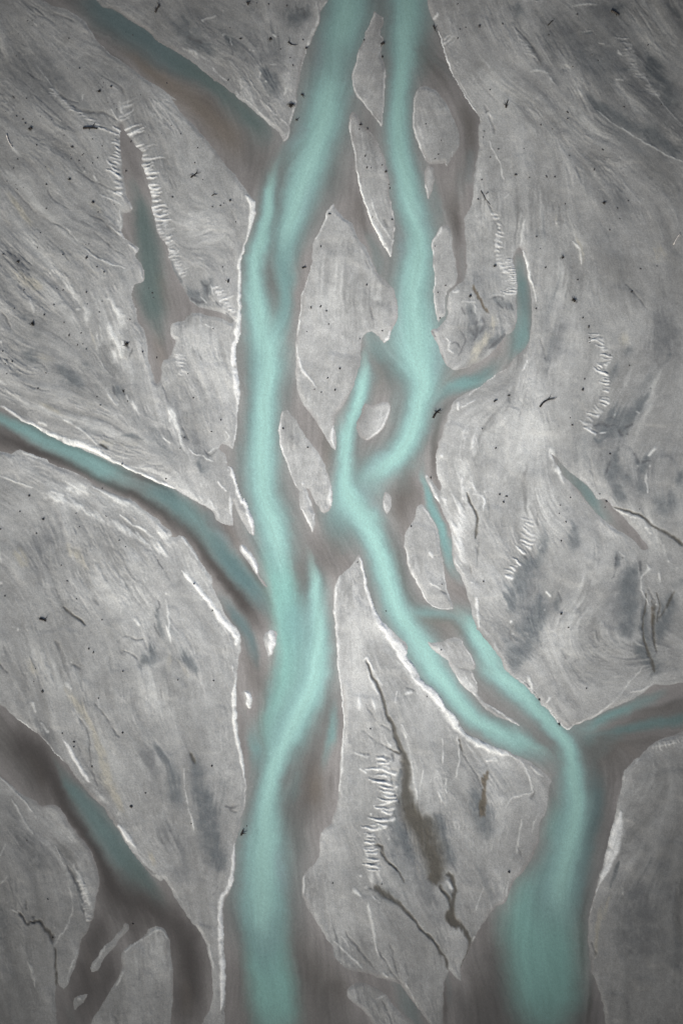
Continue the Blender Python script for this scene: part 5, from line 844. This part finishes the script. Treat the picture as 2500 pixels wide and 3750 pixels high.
log('a0 738,1135', 'a0 864,1137', .38, 'long straight dark log lying alone on open silt beside the feathered gully', 2)
log('c2 925,795', 'c2 988,722', .36, 'crooked dark log stranded in the grey shallows beside the turquoise bend', 2, bend=.1)
log('a0 1372,112', 'a0 1412,45', .34, 'short stout log standing out on the bank above the dark teal stream', 3)
log('b0 1210,838', 'b0 1234,840', .28, 'short stick lying in the shallows just off the white-rimmed bank', 1, dz=.05)
log('b0 1163,1058', 'b0 1182,1066', .24, 'stubby stick in the shallows below the big root mass', 1, dz=.05)
log('b1 1220,920', 'b1 1256,915', .24, 'thin stick in grey water beside the largest teardrop island', 1, dz=.05)
log('d1 1478,712', 'd1 1538,612', .20, 'pale slender pole leaning over a dark butt near the frame edge', 1, BLEACHED, .04, 'driftwood_pole')
log('d0 928,98', 'd0 1000,136', .42, 'thick dark log half buried beside a pale silt ridge in the corner', 1)
log('a0 60,1192', 'a0 112,1306', .22, 'long curved bleached pole lying on the flats at the frame edge', 1, BLEACHED, -.06, 'driftwood_pole')
log('d0 0,955', 'd0 18,890', .30, 'dark branch-like log pointing at a fan of pale silt', 2)
log('a3 355,1122', 'a3 412,1142', .34, 'short dark log on the flat below a curved gully', 1)
log('b5 682,142', 'b5 702,92', .32, 'dark log nosing into the edge of the main channel low on the left bank', 2, dz=.06)
log('b1 568,1050', 'b1 574,1020', .26, 'upright-looking dark stub beside the white left bank', 1)
log('b1 1450,444', 'b1 1476,447', .18, 'thin stick across the white tip of the largest island', 0)
log('c0 278,1104', 'c0 302,1104', .22, 'little dark stick near the head of the long pointed bar', 1)
log('c2 1462,655', 'c2 1492,640', .24, 'small slanting stick on pale silt below the hooked stream', 1)
branch(('d2 300,702', 'd2 335,660', 'd2 372,638', 'd2 424,630'), .30, 'curved dark branch lying on the pale sparkling flat', 2)
branch(('d0 372,228', 'd0 400,200', 'd0 412,185'), .20, 'forked dark twig with a side prong on the dark upper flat', 2)
branch(('b0 1095,375', 'b0 1115,385', 'b0 1130,395', 'b0 1165,402'), .20, 'brushy broken branch on the upper bank near the white rim', 4)
branch(('c1 1350,240', 'c1 1385,300', 'c1 1430,365'), .14, 'long thin straight branch beside the dark side channel', 2)
branch(('b1 240,125', 'b1 275,100', 'b1 295,80'), .20, 'thin slanting branch on the smooth west flat', 3)
branch(('b0 240,1568', 'b0 280,1540', 'b0 295,1520'), .20, 'slanting twiggy branch higher up on the smooth west flat', 3)
branch(('c0 930,230', 'c0 938,250', 'c0 950,262'), .22, 'dark twig caught against the steep white-edged bank', 3)
branch(('b1 425,285', 'b1 445,272', 'b1 468,272'), .16, 'bent twig on the west flat near the white bank', 2)
snag('b0 1128,932', 1.25, 'big dark root mass perched on the white bank above the confluence', 9)
snag('b0 745,35', .95, 'dark root mass at the very top of the upper bank', 6)
snag('b0 940,348', .85, 'spiky dark root mass in the middle of the upper bank', 7)
snag('b0 680,345', .55, 'small compact root lump on the upper bank by a dark stain', 4)
snag('c0 487,386', .95, 'dark root mass on the right edge of the spindle-shaped bar', 8)
snag('d1 868,345', .85, 'tall dark root lump casting onto the grey eastern flat', 6)
snag('d1 600,1208', 1.0, 'spidery dark root mass in the middle of the eastern flat', 9)
snag('d1 503,826', .75, 'split dark root with a pale side between two silt streaks', 5)
snag('a2 1122,150', 1.15, 'large curled dark stump beside the white silt fan', 5)
snag('a1 298,1412', 1.0, 'black matted root heap above the green-grey damp patch', 6)
snag('a1 618,138', .85, 'rounded dark stump with pale silt in its lee', 4)
snag('a1 165,862', .7, 'ragged dark root lump on the speckled western flat', 6)
snag('a0 882,812', .8, 'compact black root lump above the branching gully', 5)
snag('a0 272,1140', .85, 'low brown-black root tangle on the far west flat', 6)
snag('a0 1113,1510', .55, 'dark root stuck in the narrow head of the backwater', 4)
snag('a2 1095,560', .6, 'small hooked root beside a white swoosh of silt', 4)
snag('c1 510,70', .6, 'dark root lump on the right shore of the long pointed bar', 5)
snag('c0 483,502', .5, 'small root lump below the larger one on the spindle-shaped bar', 4)
snag('c2 905,1325', .5, 'dark root at the head of the narrow green thread', 4)
snag('d4 297,392', .55, 'dark root mass standing for a hole in the ragged bank above the turquoise arm', 5)  # a dark hole in the eroding bank, modelled as roots
snag('d4 475,608', .65, 'dark root mass standing for a hole at the pointed tip where the two streams meet', 6)  # likewise a dark bank hole, modelled as roots
snag('a5 472,1045', .45, 'small black root in the dark wet hollow near the bottom corner', 4)
snag('a5 1175,925', .45, 'small dark root on the dark shoal where the brown streams split', 4)
snag('c4 875,362', .35, 'small brown snag on the white margin of the central flat', 3)
snag('d2 28,600', .6, 'dark smear of roots beside a pale ridge under the hooked stream', 4)
boulder('a0 985,768', .5, 'lone dark boulder at the tip of the upper gully', 21)
boulder('a0 640,1300', .5, 'dark boulder with a thin scour trail behind it on the west flat', 22)
boulder('a1 768,830', .55, 'dark boulder at the head of a long curved groove', 23)
boulder('a1 825,342', .5, 'dark boulder above the pale triangular silt patch', 24)
boulder('a4 1085,682', .5, 'dark boulder at the end of the pale diagonal line in the lower west flat', 25)
boulder('a4 1160,1335', .55, 'round dark boulder beside the cream-coloured silt tongue', 26)
boulder('a4 380,318', .55, 'round dark boulder alone above the cream silt tongue', 27)
boulder('d0 630,132', .4, 'small black boulder below the pale ridge at the top', 28)
boulder('d2 680,547', .5, 'black boulder alone left of the comb-like rills', 29)
boulder('d3 488,1080', .55, 'dark boulder below the grey stained wedge', 30)
boulder('c1 1255,1172', .5, 'dark boulder on pale mud between the strip bar and the hooked stream', 31)
boulder('c1 1472,902', .5, 'dark boulder on the flat left of the hooked stream head', 32)
boulder('d5 30,465', .55, 'dark boulder at the left margin of the wide lower river', 33)
boulder('c0 1338,236', .5, 'dark boulder on the smooth eastern flat near the top', 34)
boulder('a3 384,245', .5, 'dark boulder with a faint dark tail below the white ridges', 35)
boulder('b0 1258,425', .55, 'dark boulder wedged in the white-rimmed bank near the top', 36)

SMALL = """a0 247,187 288,188 290,230 168,300 612,343,9 465,455 145,497,8 600,608 705,608,9 898,700 872,740 918,735 912,775 955,905 1010,920 1035,965,8 120,855,7 128,868,7 238,873,7 22,935 55,990 150,1030,7 205,1055,9 228,1092,8 292,1075 362,1030,7 457,1062 505,1187 570,1198 820,1232,8 905,1292,7 330,1285,7 630,1405,8 700,1420,7 865,1397,8 820,1442,7 730,1370,7 742,1360 160,1408,7 125,1487,7 408,1478 625,1365 745,1485 1478,1055 1515,1110 1428,1185 1315,1195 1175,310,8 1110,285 770,90 1475,735,7 1243,840 1158,1250,9
a1 125,40,7 408,30 65,155 145,185 210,210 155,225 413,183,9 415,398,8 362,612 870,430,7 1010,360 560,805,9 860,912,9 922,958,10 760,715 788,710 980,792 35,802,10 470,940 445,960 335,740,8 410,775 390,890 130,980 90,1080 215,1115,7 250,935 310,1020 330,1005 355,1000 290,1040 460,1052 485,1052 505,1105,7 480,1140 560,1115,7 400,1190 365,1280 480,1245,7 530,1250 560,1262 775,1240,7 765,1135,9 905,1215,7 970,1118 1010,1115 940,1090 880,1310,7 570,1402,8 605,1445 615,1515,10 395,1335,9 370,1300 430,1430 465,1492 720,1495,7 90,1245 100,1290 130,1280,7 105,1300 180,1190 150,1190 1315,1098,7 1348,1140,8 1355,1182,8 1335,1160 1300,1165 1525,295,8 1150,1375,8 1245,400 1060,252
a2 615,68,9 700,110 688,152,8 735,145,8 765,190,9 655,165 575,95 725,45 410,400,9 65,408,8 30,210,8 65,285,7 50,320,8 112,300,8 105,350 70,320 340,537,9 860,612,8 890,685,9 850,620 975,435 770,385 805,405 350,220 1385,265,9 1130,650,8 1260,215,10 262,1485,9 905,1420,9 1080,1205,8 1470,1335,7
a3 262,37,9 180,175,7 675,192,7 682,240 705,312,8 1055,433,8 1112,488,7 325,370,9 545,652,9 500,600 598,790,8 680,948,10 1303,672 1258,715 835,908 48,922,9 905,1132,8 788,1388,10 828,1420,10 1205,1452 768,430 235,1310 8,332,9 940,218,7 1020,262
a4 318,118,7 303,230,8 1088,140,9 872,378,8 553,688,10 655,762,9 655,808,8 815,982,9 1338,1062 1287,1215,8
a5 240,185,8 425,705,7 250,120
b0 725,345 1030,437,9 1112,425 1140,578,9 1165,595 1175,592 1115,512,8 1100,295 1120,295 1145,295 820,30,8 830,20 925,40,8 880,65 1085,55,8 885,328 1010,325,8 1180,333 1228,352,8 945,180 890,182 850,135 755,145 985,160 1005,215 820,335 535,130 715,405 570,708,9 340,160 585,250,7 520,315 755,815 28,735 960,1190 150,1185,8 165,1185 195,1235 300,1308,8 25,1012 30,1055 65,1105 185,1290 275,1440,8 300,1435 1105,160 965,460 1160,390
b1 75,295,9 345,140,7 390,180 410,165 585,327,10 530,350,7 575,375 500,370,8 430,380,7 605,490 635,515,7 640,560 520,912,8 650,790 610,875 560,565 435,1457,8 1385,730,8 1305,972 1300,1270,9 1385,1260,8 1440,1200 1435,1300,7 1455,1418,7 1262,1485 1215,1430 1558,785 110,1088
b2 435,10 362,145 460,95 262,620,8 220,230 420,918,8 375,815 505,815,8 340,605 182,970,8 130,872 145,1065,8 215,408,7 1262,35,7 1355,252 1412,315 1445,445,9 1552,362,9 1390,570,9 1330,545,7 1510,550,8 1270,1058,7 1052,890,8 20,1335,9 165,775 1245,300
b3 268,815,8 430,1052,9
b4 440,222,8 125,215,9 140,235 350,437 425,975,9 245,1485,9 512,880
b5 732,60,8 1490,562,8 245,38,7 670,295
c0 320,355,7 240,1138 278,1143,7 350,1137,9 330,1378,8 478,1460,7 380,1485,7 345,1480,8 865,1095,8 870,1135 1000,1242,7 975,1365,8 945,1405,7 1145,38,8 1230,130 1165,262,7 1215,247,8 1145,342,9 1150,570 1430,795,8 1385,930 1390,1120 1378,1160,8 1370,1212,7 1505,1318,8 1432,1390,8 1540,215,8 1435,160 1260,205 980,1370 1320,900 510,1520,9 480,1495
c1 345,40,8 380,40 480,15 540,182,8 547,215,8 485,183 500,188 393,470,8 567,492,9 545,398 342,1070,8 480,1475,9 945,728,8 970,1137,8 1038,1075,7 990,1362,8 1320,1135,7 1357,140,7 1325,313,8 1365,240 1410,255,8 1400,265,7 85,785 10,1418 495,290 410,180
c2 105,363,8 65,552,7 280,98,8 1258,138 1358,785 1362,895,8 1480,1065,9 1515,1472,8
c3 735,308,8 262,625,7 1005,820,8 1000,1398,9 1372,795,8 1515,28,9 1548,92,10 1560,40 512,1055,7 340,1270
c4 375,648,8
c5 42,565,8 475,572,7 745,640
d0 590,592,9 815,535,9 1255,400,9 760,482,8 780,490 500,443 545,993,10 545,1050,8 427,1010 310,1105,9 412,1142,7 855,1325,8 160,1315,7 780,1500,8 285,1268 1043,947,8 1372,928,8 560,1378,7 555,35 685,352 700,352 670,352 85,1545,10 380,310,7 520,475 1130,875 810,805 60,1418 325,1243 600,1358 40,545 640,930 560,910
d1 210,123,9 360,115,10 432,118,10 272,155 985,395,9 1080,328,8 1005,485,8 525,355,8 782,50,8 930,537 917,585,7 272,645,8 305,752,8 352,917,8 635,1025,8 1190,928,9 1332,905,7 680,1362,8 615,1410 732,1440,9 740,1540,8 1110,1130,9 705,495 1285,523 655,572 530,790 562,902 90,100,9 205,120 1065,50 710,850 270,1280,9 1130,1290
d2 738,90,8 738,132,8 697,452,8 588,860,10 570,797,8 920,243,7 920,1115,10 830,1470,9 888,1535,10 570,168 718,675 625,738 1090,335,7
d3 8,42,10 890,85,10 480,122,9 572,52,8 472,195,8 490,435,10 530,268,8 878,138,7 1180,155,7 552,1200,9
d4 712,290,8"""
protos = []
for k_ in range(7):
    bm = bmesh.new(); rock_into(bm, (0, 0, .28), 1.0, 100 + k_, .72, 2); protos.append(finish(bm, 'stone')); protos[-1].materials.append(STONE)
pts_ = []
for line in SMALL.split('\n'):
    w_ = line.split()
    for p_ in w_[1:]:
        v_ = [float(q) for q in p_.split(',')]
        x_, y_ = site('%s %s,%s' % (w_[0], v_[0], v_[1])); pts_.append((v_[2] if len(v_) > 2 else 5.0, x_, y_))
pts_.sort(key=lambda q: -q[0])
rs = random.Random(5)
for n_, (r_, x_, y_) in enumerate(pts_[:300]):
    o = link('stone', protos[rs.randrange(7)], None); s_ = r_ * TS * .1 * rs.uniform(.75, 1.1)
    o.location = world_pt(x_, y_, -.12 * s_); o.scale = (s_ * rs.uniform(.85, 1.4), s_ * rs.uniform(.75, 1.1), s_ * rs.uniform(.8, 1.2)); o.rotation_euler = (0, 0, rs.uniform(0, 6.28))
    o['label'] = 'small dark stone half sunk in the grey silt flats'; o['category'] = 'stone'; o['group'] = 'small dark stones scattered over the silt flats'
# ---- light, sky, camera ----
SC = bpy.context.scene
world = bpy.data.worlds.new('World'); SC.world = world; world.use_nodes = True
nt = world.node_tree; bg = nt.nodes['Background']
sky = nt.nodes.new('ShaderNodeTexSky'); sky.sky_type = 'NISHITA'; sky.sun_disc = False
EL, AZ = math.radians(33), math.radians(205)
sky.sun_elevation = EL; sky.sun_rotation = AZ; sky.air_density = 1.0; sky.dust_density = 5.0; sky.ozone_density = 1.0
nt.links.new(sky.outputs[0], bg.inputs['Color']); bg.inputs['Strength'].default_value = .09
sun = bpy.data.lights.new('sun', 'SUN'); sun.energy = 2.4; sun.angle = math.radians(8); sun.color = (1, .95, .88)
so = bpy.data.objects.new('sun', sun); COL.objects.link(so)
from mathutils import Vector
dv = Vector((math.cos(EL) * math.sin(AZ), math.cos(EL) * math.cos(AZ), math.sin(EL)))
so.rotation_euler = dv.to_track_quat('Z', 'Y').to_euler(); so.location = dv * 300
cam = bpy.data.cameras.new('camera'); co = bpy.data.objects.new('camera', cam); COL.objects.link(co)
HT = 520.0
co.location = (0, 0, HT); co.rotation_euler = (0, 0, 0)
cam.sensor_fit = 'VERTICAL'; cam.sensor_height = 36; cam.lens = 36 * HT / 375.0
cam.clip_start = 1; cam.clip_end = 20000
SC.camera = co
SC.view_settings.view_transform = 'Standard'; SC.view_settings.look = 'None'; SC.view_settings.gamma = 1.0
SC.view_settings.exposure = 0.36
